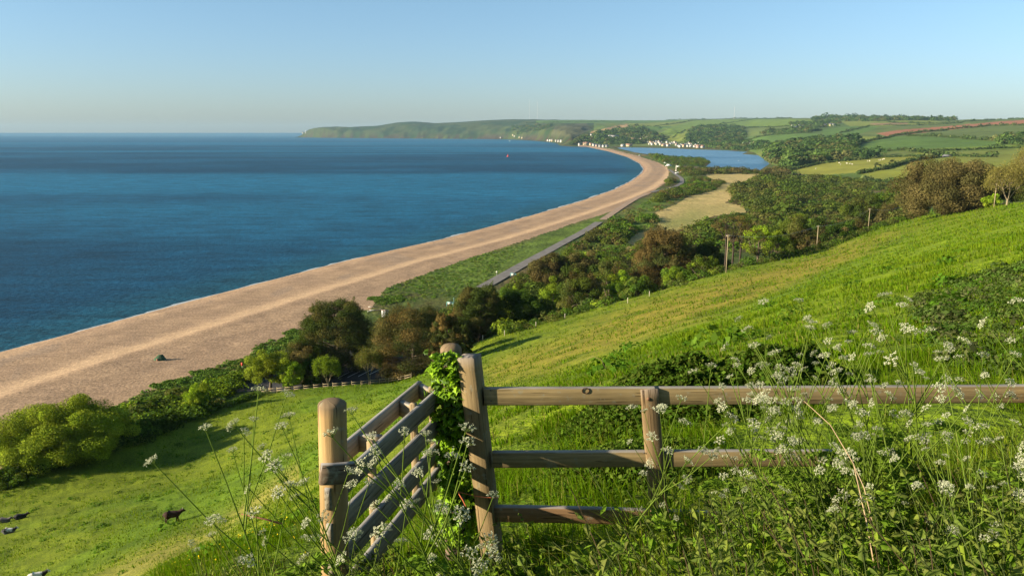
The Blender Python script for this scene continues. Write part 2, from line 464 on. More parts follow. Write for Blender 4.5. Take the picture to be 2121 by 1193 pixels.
# ---- regions and colours (own colour of the ground cover, sunlit shingle band painted in)
BEACH_PX = [(-420, 870), (-200, 800), (0, 735), (300, 652), (700, 547), (1000, 476), (1200, 420), (1310, 378), (1331, 355), (1325, 339), (1260, 314), (1200, 303.5), (1190, 300), (1225, 303),
            (1262, 308), (1320, 323), (1366, 338), (1382, 347), (1386, 357), (1380, 378), (1345, 402), (1325, 412), (1292, 427), (1262, 440), (1200, 459), (1100, 493), (1000, 526), (925, 551), (850, 578),
            (800, 596), (768, 640), (700, 652), (600, 700), (500, 742), (400, 775), (300, 812), (230, 845), (80, 900), (0, 985), (-420, 1300)]
REED_PX = [(1462, 361), (1572, 361), (1545, 375), (1522, 390), (1512, 398), (1523, 410), (1500, 420), (1540, 427), (1545, 440), (1480, 447), (1430, 468), (1390, 482), (1365, 472), (1358, 440), (1400, 424), (1425, 408),
           (1480, 395), (1500, 378), (1466, 368)]
REED2_PX = [(1300, 500), (1318, 484), (1345, 478), (1350, 490), (1320, 512), (1296, 516)]
CARPARK_PX = [(445, 812), (520, 780), (600, 765), (690, 715), (716, 690), (740, 690), (780, 735), (930, 748), (930, 775), (850, 783), (700, 797), (560, 812)]
def cm(a, b, t): return np.asarray(a)[None, None] * (1 - t[..., None]) + np.asarray(b)[None, None] * t[..., None]
n1 = fbm(GRX / 9, GRY / 9, 4, 71); n2 = fbm(GRX / 30, GRY / 30, 4, 81); n3 = fbm(GRX / 2.2, GRY / 2.2, 3, 91)
GREEN = (0.095, 0.165, 0.008); YEL = (0.125, 0.172, 0.010); DARKG = (0.055, 0.10, 0.006); BRIGHT = (0.135, 0.205, 0.006)
near_c = cm(GREEN, YEL, sstep(0.4, 0.62, n2))
near_c = cm((0, 0, 0), (1, 1, 1), np.ones_like(n1)) * near_c
# straw-coloured band along the brow on the left and across the middle of the field; fresh green to the right
band = np.exp(-(np.abs(GRZ - (23.0 + 4 * (n2 - .5))) / 2.6) ** 2) * (PXg < 620) * (PYg > 900)
mid = inpoly(PXg, PYg, [(990, 800), (1150, 760), (1320, 705), (1520, 640), (1720, 555), (1900, 468), (1700, 522), (1500, 580), (1300, 640), (1150, 700), (1010, 750)])
def soft(mask, k=9):
    m = mask.astype(float)
    for ax in (0, 1):
        c = np.cumsum(np.pad(m, [(k, k + 1) if a == ax else (0, 0) for a in (0, 1)], mode='edge'), axis=ax)
        m = (np.take(c, np.arange(2 * k + 1, c.shape[ax]), axis=ax) - np.take(c, np.arange(0, c.shape[ax] - 2 * k - 1), axis=ax)) / (2 * k + 1)
    return m
mid = soft(mid, 14)
near_c = near_c * (1 - band[..., None] * 0.8) + np.array((0.21, 0.20, 0.05)) * band[..., None] * 0.8
rt = soft(inpoly(PXg, PYg, [(1500, 660), (1700, 590), (1900, 480), (2121, 430), (2600, 300), (2600, 1193), (1100, 1193), (1100, 800)]), 14)
near_c = near_c * (1 - rt[..., None] * 0.85) + np.array(BRIGHT) * rt[..., None] * 0.85
mid = mid * (0.75 + 0.5 * n2)
near_c = near_c * (1 - mid[..., None] * 0.85) + np.array((0.205, 0.180, 0.028)) * mid[..., None] * 0.85
dk = sstep(0.55, 0.72, n1)[..., None] * 0.6
near_c = near_c * (1 - dk) + np.array(DARKG) * dk
near_c *= (0.8 + 0.4 * n3)[..., None]
SC1 = (0.055, 0.085, 0.016); SC2 = (0.105, 0.085, 0.035)
scrub_c = cm(SC1, SC2, sstep(0.42, 0.62, fbm(GRX / 25, GRY / 40, 4, 101))) * (0.8 + 0.4 * fbm(GRX / 6, GRY / 6, 3, 111))[..., None]
grn = soft(inpoly(PXg, PYg, [(920, 555), (1100, 495), (1285, 430), (1290, 440), (1100, 535), (1000, 590), (800, 600)]) |
           inpoly(PXg, PYg, [(1140, 560), (1240, 480), (1340, 410), (1480, 372), (1430, 400), (1350, 440), (1350, 470), (1250, 520)]) |
           inpoly(PXg, PYg, [(1410, 350), (1440, 352), (1475, 385), (1420, 395)]), 3)[..., None]
scrub_c = scrub_c * (1 - grn) + np.array((0.095, 0.145, 0.022)) * (0.45 + 1.1 * n1[..., None]) * grn
beach_c = cm((0.37, 0.245, 0.15), (0.32, 0.212, 0.133), sstep(0.35, 0.65, n1))
bandb = np.exp(-((GSD - 41) / 5.0) ** 2)[..., None] * 0.5  # sunlight on the seaward-facing shingle step, painted in as a paler band
beach_c = beach_c * (1 - bandb) + np.array((0.48, 0.335, 0.20)) * bandb
strand = (np.exp(-((GSD - 8.5 - 3 * (n2 - .5)) / 0.7) ** 2) * sstep(0.45, 0.6, n1))[..., None] * 0.5
beach_c = beach_c * (1 - strand) + np.array((0.15, 0.10, 0.07)) * strand
ridge = (0.5 + 0.5 * np.sin((GSD + 5 * n2 + 2 * n1) * 0.62))[..., None] * sstep(10, 16, GSD)[..., None] * 0.10
beach_c = beach_c * (1.04 - ridge)
wet = (1 - sstep(1.5, 5.5, GSD + 2 * (n1 - .5)))[..., None]
beach_c = beach_c * (1 - wet) + np.array((0.235, 0.15, 0.10)) * wet
dkb = (sstep(0.60, 0.68, fbm(GRX / 11 + 2 * fbm(GRX / 30, GRY / 30, 2, 3), GRY / 32, 3, 121)) * (GSD > 14) * (GSD < 36))[..., None] * 0.45
beach_c = beach_c * (1 - dkb) + np.array((0.26, 0.19, 0.14)) * dkb
reed_c = cm((0.43, 0.32, 0.125), (0.35, 0.28, 0.10), sstep(0.4, 0.62, n2)) * (0.82 + 0.36 * fbm(GRX / 4, GRY / 4, 3, 131))[..., None]
rg = soft(inpoly(PXg, PYg, [(1370, 455), (1440, 435), (1480, 447), (1400, 480), (1366, 472)]), 5)[..., None] * 0.6
reed_c = reed_c * (1 - rg) + np.array((0.17, 0.20, 0.045)) * rg
# hills: fields as polygons of their own crop colour
hill_c = cm((0.075, 0.125, 0.035), (0.11, 0.145, 0.05), sstep(0.4, 0.6, fbm(GRX / 300, GRY / 500, 3, 141)))
cliffy = (GRX < 1000) & (GRY > 3500) & (GRZ < 75)
head = (GRX < 1300) & (GRY > 3500) & (PXg < 1230)
hc = cm((0.022, 0.046, 0.016), (0.048, 0.066, 0.022), sstep(0.42, 0.6, fbm(GRX / 130, GRY / 200, 4, 151)))
hc = hc * (0.75 + 0.5 * fbm(GRX / 40, GRY / 60, 3, 155))[..., None]
hill_c = np.where(head[..., None], hc, hill_c)
rock = (sstep(0.44, 0.54, fbm(GRX / 60, GRY / 60, 3, 161)) * (1 - sstep(22, 55, GRZ)) * ((PXg < 1215) & (GRY > 3500)))[..., None]
hill_c = hill_c * (1 - rock) + np.array((0.045, 0.035, 0.028)) * (0.5 + fbm(GRX / 18, GRY / 18, 2, 165))[..., None] * rock
RED = (0.28, 0.125, 0.10); TAN = (0.25, 0.175, 0.13); G1 = (0.13, 0.20, 0.04); G2 = (0.085, 0.155, 0.04); G3 = (0.16, 0.20, 0.045); G4 = (0.10, 0.14, 0.05); PU = (0.065, 0.07, 0.045)
FIELDS = [
 ([(1110, 250), (1640, 247), (1640, 252), (1110, 256)], G2), ([(1400, 249), (1640, 247), (1690, 250), (1640, 266), (1560, 262), (1480, 262), (1420, 258)], G1),
 ([(1300, 257), (1405, 252), (1440, 250), (1395, 262), (1310, 262)], G3), ([(1310, 262), (1395, 262), (1360, 272), (1305, 268)], G2),
 ([(1395, 262), (1440, 250), (1480, 250), (1450, 262), (1400, 280), (1360, 280)], G1), ([(1380, 285), (1420, 275), (1430, 290), (1395, 296), (1370, 294)], G3),
 ([(1540, 264), (1640, 262), (1660, 268), (1580, 280), (1535, 285)], G4), ([(1530, 292), (1580, 280), (1690, 276), (1705, 285), (1690, 296), (1640, 302), (1590, 302)], G2),
 ([(1700, 270), (1760, 262), (1830, 258), (1810, 268), (1760, 285), (1710, 284)], G2), ([(1740, 252), (1830, 250), (1930, 248), (1960, 256), (1830, 262), (1760, 262)], G3),
 ([(1800, 256), (1880, 254), (1880, 258), (1810, 260)], TAN), ([(1815, 277), (1860, 270), (1960, 262), (2070, 252), (2121, 249), (2600, 235), (2600, 245), (2121, 259), (2050, 261), (1960, 270), (1862, 281), (1838, 283)], RED),
 ([(1220, 276), (1262, 264), (1300, 257), (1303, 268), (1272, 270), (1229, 277)], TAN), ([(1150, 262), (1215, 255), (1225, 268), (1190, 285), (1140, 280)], PU),
 ([(1780, 282), (1838, 283), (1810, 292), (1770, 300), (1740, 304)], G3), ([(1862, 283), (1960, 270), (2050, 262), (2121, 261), (2121, 290), (2060, 292), (1940, 284), (1880, 282)], G4),
 ([(1850, 283), (1940, 284), (2060, 293), (2100, 302), (1960, 306), (1880, 312), (1800, 318), (1770, 305), (1810, 292)], G2),
 ([(1960, 306), (2121, 300), (2121, 308), (1950, 315), (1910, 314)], G1), ([(1910, 314), (1950, 316), (2121, 310), (2121, 322), (1960, 324), (1890, 320)], G3),
 ([(1635, 350), (1700, 336), (1830, 326), (1960, 323), (1900, 334), (1780, 358), (1650, 366), (1632, 362)], (0.20, 0.215, 0.045)),
 ([(1780, 360), (1900, 335), (1960, 324), (2121, 322), (2600, 300), (2600, 360), (2121, 375), (1990, 378), (1830, 376)], (0.17, 0.20, 0.04)),
 ([(1330, 274), (1350, 271), (1352, 275), (1332, 277)], G3),
]
for poly, c in FIELDS:
    m = inpoly(PXg, PYg, poly) & (GRY > G0g)
    hill_c[m] = c
hill_c = hill_c * np.array((0.92, 0.86, 0.55))
hill_c *= (0.86 + 0.28 * fbm(GRX / 60, GRY / 90, 3, 171))[..., None]

def fmid(a): return 0.25 * (a[:-1, :-1] + a[1:, :-1] + a[:-1, 1:] + a[1:, 1:])
fX, fY, fZ, fPX, fPY, fSD = map(fmid, (GRX, GRY, GRZ, PXg, PYg, GSD))
fYE, fG0 = fmid(YEg), fmid(G0g)
cls = np.full(fX.shape, 2)                                # 2 scrub flats
wob = 5 * (fmid(fbm(GRX / 5, GRY / 5, 3, 181)) - 0.5)
cls[inpoly(fPX, fPY + wob, BEACH_PX) & (fY > fYE + 4)] = 1
cls[inpoly(fPX, fPY, REED_PX) | inpoly(fPX, fPY, REED2_PX)] = 3
cls[inpoly(fPX, fPY, CARPARK_PX) & (fY > fYE + 1)] = 5
cls[fY > fG0] = 4
cls[fY < fYE + 3] = 0
cls[(fSD < 14) & (fY < 3500)] = 1
cls[fZ < -3.0] = -1
M_GRASS = ground_mat('pasture', [(0.35, 0.8, 1.2, (1, 1, 1), (1, 1, 1), (1.05, 1, 0.9)), (5.0, 0.62, 1.3, (1, 0.6, 1), (0.9, 1, 0.9), (1.1, 1, 0.9)), (28, 0.6, 1.35, (1, 1, 1), (1, 1, 1), (1, 1, 1))], 0.8, 7.0, 0.18)
M_BEACH = ground_mat('shingle', [(0.25, 0.92, 1.08, (1, 1, 1), (1, 1, 1), (1, 1, 1)), (1.6, 0.62, 1.3, (1, 1, 1), (1, 1, 1), (1, 1, 1)), (0.5, 0.85, 1.12, (0.4, 1, 1), (1, 1, 1), (1, 1, 1)), (5, 0.7, 1.3, (1, 1, 1), (1, 1, 1), (1, 1, 1))], 0.5, 1.6, 0.25)
M_SCRUB = ground_mat('marsh_scrub', [(0.08, 0.75, 1.25, (1, 1, 1), (1, 1, 1), (1.05, 1, 0.9)), (0.6, 0.6, 1.35, (1, 1, 1), (1, 1, 1), (1, 1, 1))], 0.9, 0.5, 0.8)
M_REED = ground_mat('reeds', [(0.5, 0.75, 1.2, (1.6, 0.25, 1), (1, 1, 1), (1, 1, 1)), (2.5, 0.75, 1.2, (1, 0.3, 1), (1, 1, 1), (1, 1, 1))], 0.7, 0.9, 0.5)
M_HILL = ground_mat('farmland', [(0.012, 0.86, 1.14, (1, 1, 1), (1, 1, 1), (1, 1, 1)), (0.06, 0.85, 1.15, (1, 1, 1), (1, 1, 1), (1, 1, 1))], 0.5, 0.03, 3.0)
M_TAR = ground_mat('asphalt', [(0.4, 0.8, 1.2, (1, 1, 1), (1, 1, 1), (1, 1, 1))])
idx = np.arange(NU * NV).reshape(NV, NU)
quads = np.stack([idx[:-1, :-1], idx[:-1, 1:], idx[1:, 1:], idx[1:, :-1]], -1)
GV = np.stack([GRX, GRY, GRZ], -1).reshape(-1, 3)
asph = np.tile(np.array((0.06, 0.058, 0.06)), (NV, NU, 1))
for k, nm, mt, cc in [(0, 'grass_slope', M_GRASS, near_c), (1, 'beach', M_BEACH, beach_c), (2, 'marshland', M_SCRUB, scrub_c), (3, 'reed_bed', M_REED, reed_c),
                      (4, 'hills', M_HILL, hill_c), (5, 'car_park', M_TAR, asph)]:
    q = quads[cls == k]
    used, inv = np.unique(q.ravel(), return_inverse=True)
    o = mesh_np(nm, GV[used], inv.reshape(-1, 4), None, mt, cc.reshape(-1, 3)[used], smooth=True)
    tag(o, kind='structure')

# ---- the sea and the lagoon
def water_mat(name, base, rough, b1, b2):
    m, nt, out = new_mat(name)
    at = nt.nodes.new('ShaderNodeAttribute'); at.attribute_name = 'col'
    b = nt.nodes.new('ShaderNodeBsdfPrincipled')
    b.inputs['Roughness'].default_value = rough
    b.inputs['IOR'].default_value = 1.33
    b.inputs['Specular IOR Level'].default_value = base
    v = obj_vec(nt, (1, 1, 1))
    n0 = noise_node(nt, 0.09, 6, obj_vec(nt, (0.35, 1, 1)), 0.7)
    c = mulcol(nt, at.outputs['Color'], n0.outputs['Fac'], 0.5, 1.55)
    n4 = noise_node(nt, 0.5, 4, obj_vec(nt, (0.5, 1, 1)), 0.7)
    c = mulcol(nt, c, n4.outputs['Fac'], 0.5, 1.7)
    nt.links.new(c, b.inputs['Base Color'])
    n1 = noise_node(nt, b1, 5, v, 0.6)
    bp = nt.nodes.new('ShaderNodeBump'); bp.inputs['Strength'].default_value = 1.0; bp.inputs['Distance'].default_value = b2
    nt.links.new(n1.outputs['Fac'], bp.inputs['Height']); nt.links.new(bp.outputs[0], b.inputs['Normal'])
    nt.links.new(b.outputs[0], out.inputs['Surface'])
    return m
M_SEA = water_mat('sea_water', 0.14, 0.5, 0.45, 0.5)
M_LAG = water_mat('lagoon_water', 0.25, 0.35, 0.8, 0.12)
us = np.linspace(-1.3, 1.3, 500); vs = np.linspace(math.log(60), math.log(110000), 500)
SU, SV = np.meshgrid(us, vs); SY = np.exp(SV); SX = SU * SY
ssd = -shore_sd(SX.ravel(), SY.ravel()).reshape(SX.shape)
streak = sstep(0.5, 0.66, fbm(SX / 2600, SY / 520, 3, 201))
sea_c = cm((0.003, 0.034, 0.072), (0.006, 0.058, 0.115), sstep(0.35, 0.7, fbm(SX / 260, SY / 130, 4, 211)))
far_ = sstep(1200, 7000, SY)[..., None] * 0.7  # distant water painted lighter, standing in for haze and reflected sky
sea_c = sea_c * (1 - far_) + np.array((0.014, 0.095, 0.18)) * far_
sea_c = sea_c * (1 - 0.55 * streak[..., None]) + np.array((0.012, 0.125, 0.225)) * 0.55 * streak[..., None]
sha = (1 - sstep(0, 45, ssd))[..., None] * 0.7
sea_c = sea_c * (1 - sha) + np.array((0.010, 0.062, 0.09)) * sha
si = np.arange(500 * 500).reshape(500, 500)
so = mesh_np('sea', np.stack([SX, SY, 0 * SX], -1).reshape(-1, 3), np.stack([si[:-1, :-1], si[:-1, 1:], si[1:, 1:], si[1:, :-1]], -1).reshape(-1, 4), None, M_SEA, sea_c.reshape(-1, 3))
tag(so, kind='structure')
lx0, ly0 = LAG.min(0) - 60; lx1, ly1 = LAG.max(0) + 60
gx, gy = np.meshgrid(np.linspace(lx0, lx1, 140), np.linspace(ly0, ly1, 260))
lsd = np.where(inpoly(gx, gy, LAG), 1, -1) * polydist(gx, gy, LAG, True)
lf = fmid(lsd) > -45
li_ = np.arange(gx.size).reshape(gx.shape)
lq = np.stack([li_[:-1, :-1], li_[:-1, 1:], li_[1:, 1:], li_[1:, :-1]], -1)[lf]
used, inv = np.unique(lq.ravel(), return_inverse=True)
lgc = cm((0.03, 0.10, 0.19), (0.07, 0.16, 0.26), sstep(0.4, 0.6, fbm(gx / 500, gy / 160, 3, 221))).reshape(-1, 3)
lo = mesh_np('lagoon', np.stack([gx, gy, 0 * gx + 1.0], -1).reshape(-1, 3)[used], inv.reshape(-1, 4), None, M_LAG, lgc[used])
tag(lo, kind='structure')
# line of small breaking waves on the shingle
sg = Geo(); srf = []
for i in range(2, 22):
    a, b = SH[i], SH[i + 1]
    n = max(2, int(np.linalg.norm(b - a) / 2.5))
    for k in range(n): srf.append(a + (b - a) * k / n)
srf = np.array(srf); dd = np.gradient(srf, axis=0); dd /= np.linalg.norm(dd, axis=1)[:, None]; nn = np.stack([dd[:, 1], -dd[:, 0]], 1)
w_ = np.clip(6.5 * (fbm(np.arange(len(srf)) / 5.0, np.zeros(len(srf)), 4, 5) - 0.36), 0.35, 2.4); off = 1.0 * fbm(np.arange(len(srf)) / 10.0, np.zeros(len(srf)), 3, 8)
# on the seaward side of the water line
sgn = np.sign(shore_sd(srf[:, 0] + nn[:, 0] * 3, srf[:, 1] + nn[:, 1] * 3)); nn = nn * -sgn[:, None]
a = srf + nn * (off * 0.4 - 0.2)[:, None]; b = a + nn * w_[:, None] * 1.1
z_ = np.full(len(a), 0.06)
sV = np.concatenate([np.column_stack([a, z_ + 0.05]), np.column_stack([b, z_])]); n = len(a); i = np.arange(n - 1)
M_FOAM = plain_mat('foam', 0.6, 0.3, 0.8, 0.7, 1.1)
fo = mesh_np('surf', sV, np.stack([i, i + 1, n + i + 1, n + i], 1), None, M_FOAM, (0.40, 0.43, 0.44))
tag(fo, kind='stuff', label='thin line of white surf along the edge of the shingle beach', cat='surf')

# ---- the coast road: a sheet a little above the ground
def ribbon(name, pxs, width, lift, mat, C, z0=3.3, step=3.0, kind='structure', offx=0.0):
    P = np.array([at_z(x, y, z0) for x, y in pxs])
    L = np.concatenate([[0], np.cumsum(np.linalg.norm(np.diff(P, axis=0), axis=1))])
    n = max(3, int(L[-1] / step)); s = np.linspace(0, L[-1], n)
    Q_ = np.stack([np.interp(s, L, P[:, 0]), np.interp(s, L, P[:, 1])], 1)
    k = 9
    for _ in range(3):
        Qp = np.pad(Q_, [(k // 2, k // 2), (0, 0)], mode='edge')
        Q_ = np.stack([np.convolve(Qp[:, c], np.ones(k) / k, 'valid') for c in (0, 1)], 1)
    d = np.gradient(Q_, axis=0); d /= np.linalg.norm(d, axis=1)[:, None]; nn = np.stack([d[:, 1], -d[:, 0]], 1)
    cols = 5; V = []
    for c in range(cols):
        q = Q_ + nn * ((c / (cols - 1) - 0.5) * width + offx)
        V.append(q)
    zz = np.max([H(q[:, 0], q[:, 1]) for q in V], axis=0) + lift
    V = np.concatenate([np.column_stack([q, zz]) for q in V])
    Qd = []
    for c in range(cols - 1):
        i = np.arange(n - 1) + c * n
        Qd.append(np.stack([i, i + n, i + n + 1, i + 1], 1))
    o = mesh_np(name, V, np.concatenate(Qd), None, mat, C, smooth=True)
    if kind: tag(o, kind=kind)
    return o
ROAD_PX = [(985, 606), (1012, 591), (1060, 562), (1100, 540), (1150, 513), (1200, 487), (1245, 460), (1290, 430), (1318, 413), (1345, 402), (1375, 394), (1400, 388), (1413, 380), (1412, 371), (1398, 362), (1385, 352)]
ribbon('road', ROAD_PX[:7], 5.2, 0.22, M_TAR, (0.17, 0.155, 0.145))
ribbon('track', ROAD_PX[6:10], 5.0, 0.20, M_TAR, (0.30, 0.215, 0.155))
ribbon('road', ROAD_PX[9:], 4.8, 0.22, M_TAR, (0.17, 0.155, 0.145))

# ---- thin sea haze
def add_haze(density):
    g = box((0, 6500, 100), (36000, 22000, 240))
    m, nt, out = new_mat('haze')
    pv = nt.nodes.new('ShaderNodeVolumePrincipled')
    pv.inputs['Color'].default_value = (0.38, 0.60, 0.80, 1)
    pv.inputs['Density'].default_value = density
    pv.inputs['Anisotropy'].default_value = 0.0
    nt.links.new(pv.outputs[0], out.inputs['Volume'])
    o = mesh_np('haze', g[0], g[1], None, m)
    tag(o, kind='stuff', label='thin blue sea haze over the bay and the far headland', cat='haze')

# =================================================================== vegetation
M_LEAF = leaf_mat('leaf', 0.28)
M_LEAFN = leaf_mat('leaf_dark', 0.12, (1.2, 1.1, 0.7))
M_BLADE = leaf_mat('grass_blade', 0.38, (1.25, 1.25, 0.5))
M_BARK = plain_mat('bark', 0.95, 0.1, 6.0, 0.6, 1.3)
def hit(px, py, Ymin=20, Ymax=12000, last=False):
    """where the sight line of a photo point meets the land"""
    Ys = np.exp(np.linspace(math.log(Ymin), math.log(Ymax), 500))
    a, f, zz = ray(px, py)
    X = a * Ys / f; Z = EYE + zz * Ys / f
    d = Z - H(X, Ys)
    i = np.where((d[:-1] > 0) & (d[1:] <= 0))[0]
    if len(i) == 0:
        k = int(np.argmin(np.abs(d)))
        return np.array([X[k], Ys[k], H(X[k], Ys[k])[0]])
    k = i[-1] if last else i[0]
    t = d[k] / (d[k] - d[k + 1])
    y = Ys[k] + t * (Ys[k + 1] - Ys[k]); x = a * y / f
    return np.array([x, y, H(x, y)[0]])
cellA = np.abs(GRX[:-1, 1:] - GRX[:-1, :-1]) * np.abs(GRY[1:, :-1] - GRY[:-1, :-1])
def scatter_pts(mask, n, r, screen=False, pw=1.0):
    """n points on the land inside a mask of grid cells, by area (screen: evenly as seen)"""
    ii, jj = np.where(mask)
    w = cellA[ii, jj] ** pw
    if screen: w = 1.0 / np.maximum(fY[ii, jj], 1) ** 0.0 + 0 * w
    k = r.choice(len(ii), n, p=w / w.sum())
    a, b = r.random(n), r.random(n)
    i, j = ii[k], jj[k]
    X = (GRX[i, j] * (1 - a) + GRX[i, j + 1] * a) * (1 - b) + (GRX[i + 1, j] * (1 - a) + GRX[i + 1, j + 1] * a) * b
    Y = GRY[i, j] * (1 - b) + GRY[i + 1, j] * b
    Z = (GRZ[i, j] * (1 - a) + GRZ[i, j + 1] * a) * (1 - b) + (GRZ[i + 1, j] * (1 - a) + GRZ[i + 1, j + 1] * a) * b
    return X, Y, Z
def bushes(P, rad, hs, q, leaf, C, r, up=0.25, inner=0.72, lobes=0):
    """many leafy mounds merged: P (n,3) feet, rad radii, q leaf faces each"""
    n = len(P)
    d = r.normal(size=(n, q, 3)); d /= np.linalg.norm(d, axis=2)[..., None]
    d[..., 2] = np.where(d[..., 2] < -0.15, -d[..., 2], d[..., 2])
    f = inner + (1.08 - inner) * r.random((n, q)) ** 0.7
    if lobes:   # bumpy outline
        ph = r.random((n, 1)) * 6.28
        az = np.arctan2(d[..., 1], d[..., 0])
        f = f * (1 + 0.18 * np.sin(lobes * az + ph) * np.cos(3.1 * d[..., 2] * 2 + ph))
    rr = np.asarray(rad)[:, None]
    pos = P[:, None, :] + d * (rr * f)[..., None] * np.array([1, 1, 1]) * np.stack([np.ones(n), np.ones(n), np.broadcast_to(hs, (n,))], 1)[:, None, :]
    nr = d + r.normal(size=d.shape) * 0.45; nr[..., 2] += up
    L = (rr * leaf * (0.6 + 0.8 * r.random((n, q)))).ravel()
    cc = np.asarray(C)[:, None, :] * (0.72 + 0.56 * r.random((n, q, 1)))
    return cards(pos.reshape(-1, 3), nr.reshape(-1, 3), L, L * 0.62, cc.reshape(-1, 3), r)
def pal(cols, n, r, var=0.15):
    cols = np.asarray(cols, float) * np.array((0.98, 1.06, 0.72))
    return cols[r.integers(0, len(cols), n)] * (1 + var * r.normal(size=(n, 1))).clip(0.55, 1.5)
_rp = np.array([at_z(x, y, 3.3) for x, y in ROAD_PX]); NOROAD = polydist(fX, fY, _rp) > 8.5
def canopy(name, label, cat, poly, n, r0, r1, hs, q, leaf, cols, seed, ymin=0, ymax=1e9, kind='stuff', mask=None, pw=1.0, lift=0.25, screen=False, mat=None, exclude=None):
    r = np.random.default_rng(seed)
    m = inpoly(fPX, fPY, poly) & (fY > ymin) & (fY < ymax) if poly is not None else mask
    if mask is not None and poly is not None: m &= mask
    if exclude is not None: m &= ~exclude
    if name == 'scrub': m &= NOROAD
    if not m.any(): print('EMPTY', name, label); return None
    X, Y, Z = scatter_pts(m, n, r, screen, pw)
    big = r0 > 1.9
    k = fbm(X / (r1 * 5), Y / (r1 * 8), 3, seed)
    if big and r1 < 7:
        keep = k > 0.36 + 0.08 * r.random(n); X, Y, Z, k = X[keep], Y[keep], Z[keep], k[keep]; n = len(X)
    rad = (r0 + (r1 - r0) * r.random(n) ** 1.5) * (0.6 + 0.8 * k if big else 1.0) * np.where(r.random(n) > 0.94, 1.5, 1.0)
    P = np.column_stack([X, Y, Z + rad * hs * lift])
    cc = pal(cols, n, r)
    if big:   # neighbours tend to be of one kind
        kk = fbm(X / (r1 * 9) + 7, Y / (r1 * 13), 3, seed + 50)
        own = np.asarray(cols, float)[np.clip(((kk - 0.3) / 0.4 * len(cols)).astype(int), 0, len(cols) - 1)] * np.array((0.98, 1.06, 0.72))
        cc = np.where(r.random((n, 1)) < 0.6, own * (0.75 + 0.5 * r.random((n, 1))), cc)
    V, Q, T, C = bushes(P, rad, hs, q, leaf, cc, r)
    o = mesh_np(name, V, Q, None, mat or M_LEAF, C)
    tag(o, label, cat, kind=kind)
    return o

OLIVE = [(0.085, 0.105, 0.022), (0.075, 0.09, 0.03), (0.10, 0.095, 0.035), (0.06, 0.085, 0.02)]
MID = [(0.07, 0.12, 0.02), (0.09, 0.14, 0.022), (0.06, 0.10, 0.022), (0.10, 0.12, 0.03)]
BRN = [(0.12, 0.088, 0.045), (0.095, 0.078, 0.04), (0.08, 0.078, 0.03)]
DKW = [(0.045, 0.07, 0.028), (0.06, 0.085, 0.03), (0.075, 0.085, 0.04), (0.05, 0.075, 0.03)]
FARW = [(0.045, 0.075, 0.03), (0.07, 0.10, 0.035), (0.11, 0.105, 0.05), (0.08, 0.12, 0.035), (0.055, 0.09, 0.03)]
YG = [(0.16, 0.20, 0.025), (0.14, 0.19, 0.02), (0.12, 0.17, 0.02)]

# ---- far woods and scrub that read as one mass
WOODS = [
 ('wooded slope above the seafront village at the foot of the tan field', [(1228, 280), (1250, 276), (1300, 268), (1318, 262), (1330, 270), (1372, 282), (1370, 294), (1330, 299), (1290, 301), (1240, 299), (1205, 296), (1180, 303), (1205, 285)], 1100, 8, 15, 3300, 6000),
 ('dark wood on the hillside over the lagoon village', [(1428, 272), (1450, 264), (1500, 261), (1538, 266), (1545, 284), (1530, 292), (1560, 297), (1590, 301), (1580, 312), (1540, 313), (1440, 304), (1420, 296)], 1300, 8, 15, 2300, 6000),
 ('mixed wood on the right shore of the lagoon', [(1590, 304), (1640, 296), (1690, 292), (1740, 288), (1775, 300), (1768, 318), (1740, 322), (1800, 322), (1830, 325), (1700, 335), (1640, 346), (1600, 340), (1588, 322)], 1500, 6, 13, 1000, 3300),
 ('dark skyline wood on the far right ridge', [(1680, 250), (1690, 244), (1730, 240), (1830, 238), (1930, 240), (1978, 247), (1975, 251), (1850, 250), (1760, 253)], 800, 9, 17, 3000, 5600),
 ('trees around the hillside hamlet below the skyline', [(1636, 256), (1700, 252), (1742, 252), (1738, 262), (1690, 266), (1680, 274), (1580, 278), (1582, 272), (1640, 268)], 420, 6, 12, 2600, 6000),
 ('grey brown copse at the right edge beneath the red field', [(2062, 292), (2085, 283), (2121, 280), (2200, 280), (2200, 300), (2121, 302), (2080, 300)], 260, 5, 10, 1200, 3500),
 ('thickets down the gully of the far headland', [(1060, 262), (1120, 262), (1145, 258), (1140, 265), (1100, 275), (1065, 280)], 300, 8, 14, 5000, 9500),
]
for i, (lb, poly, n, r0, r1, y0, y1) in enumerate(WOODS):
    canopy('woodland', lb, 'wood', poly, int(n * 1.2), r0, r1, 0.85, 70, 0.21, FARW, 300 + i, y0, y1)
FLAT = (cls == 2)
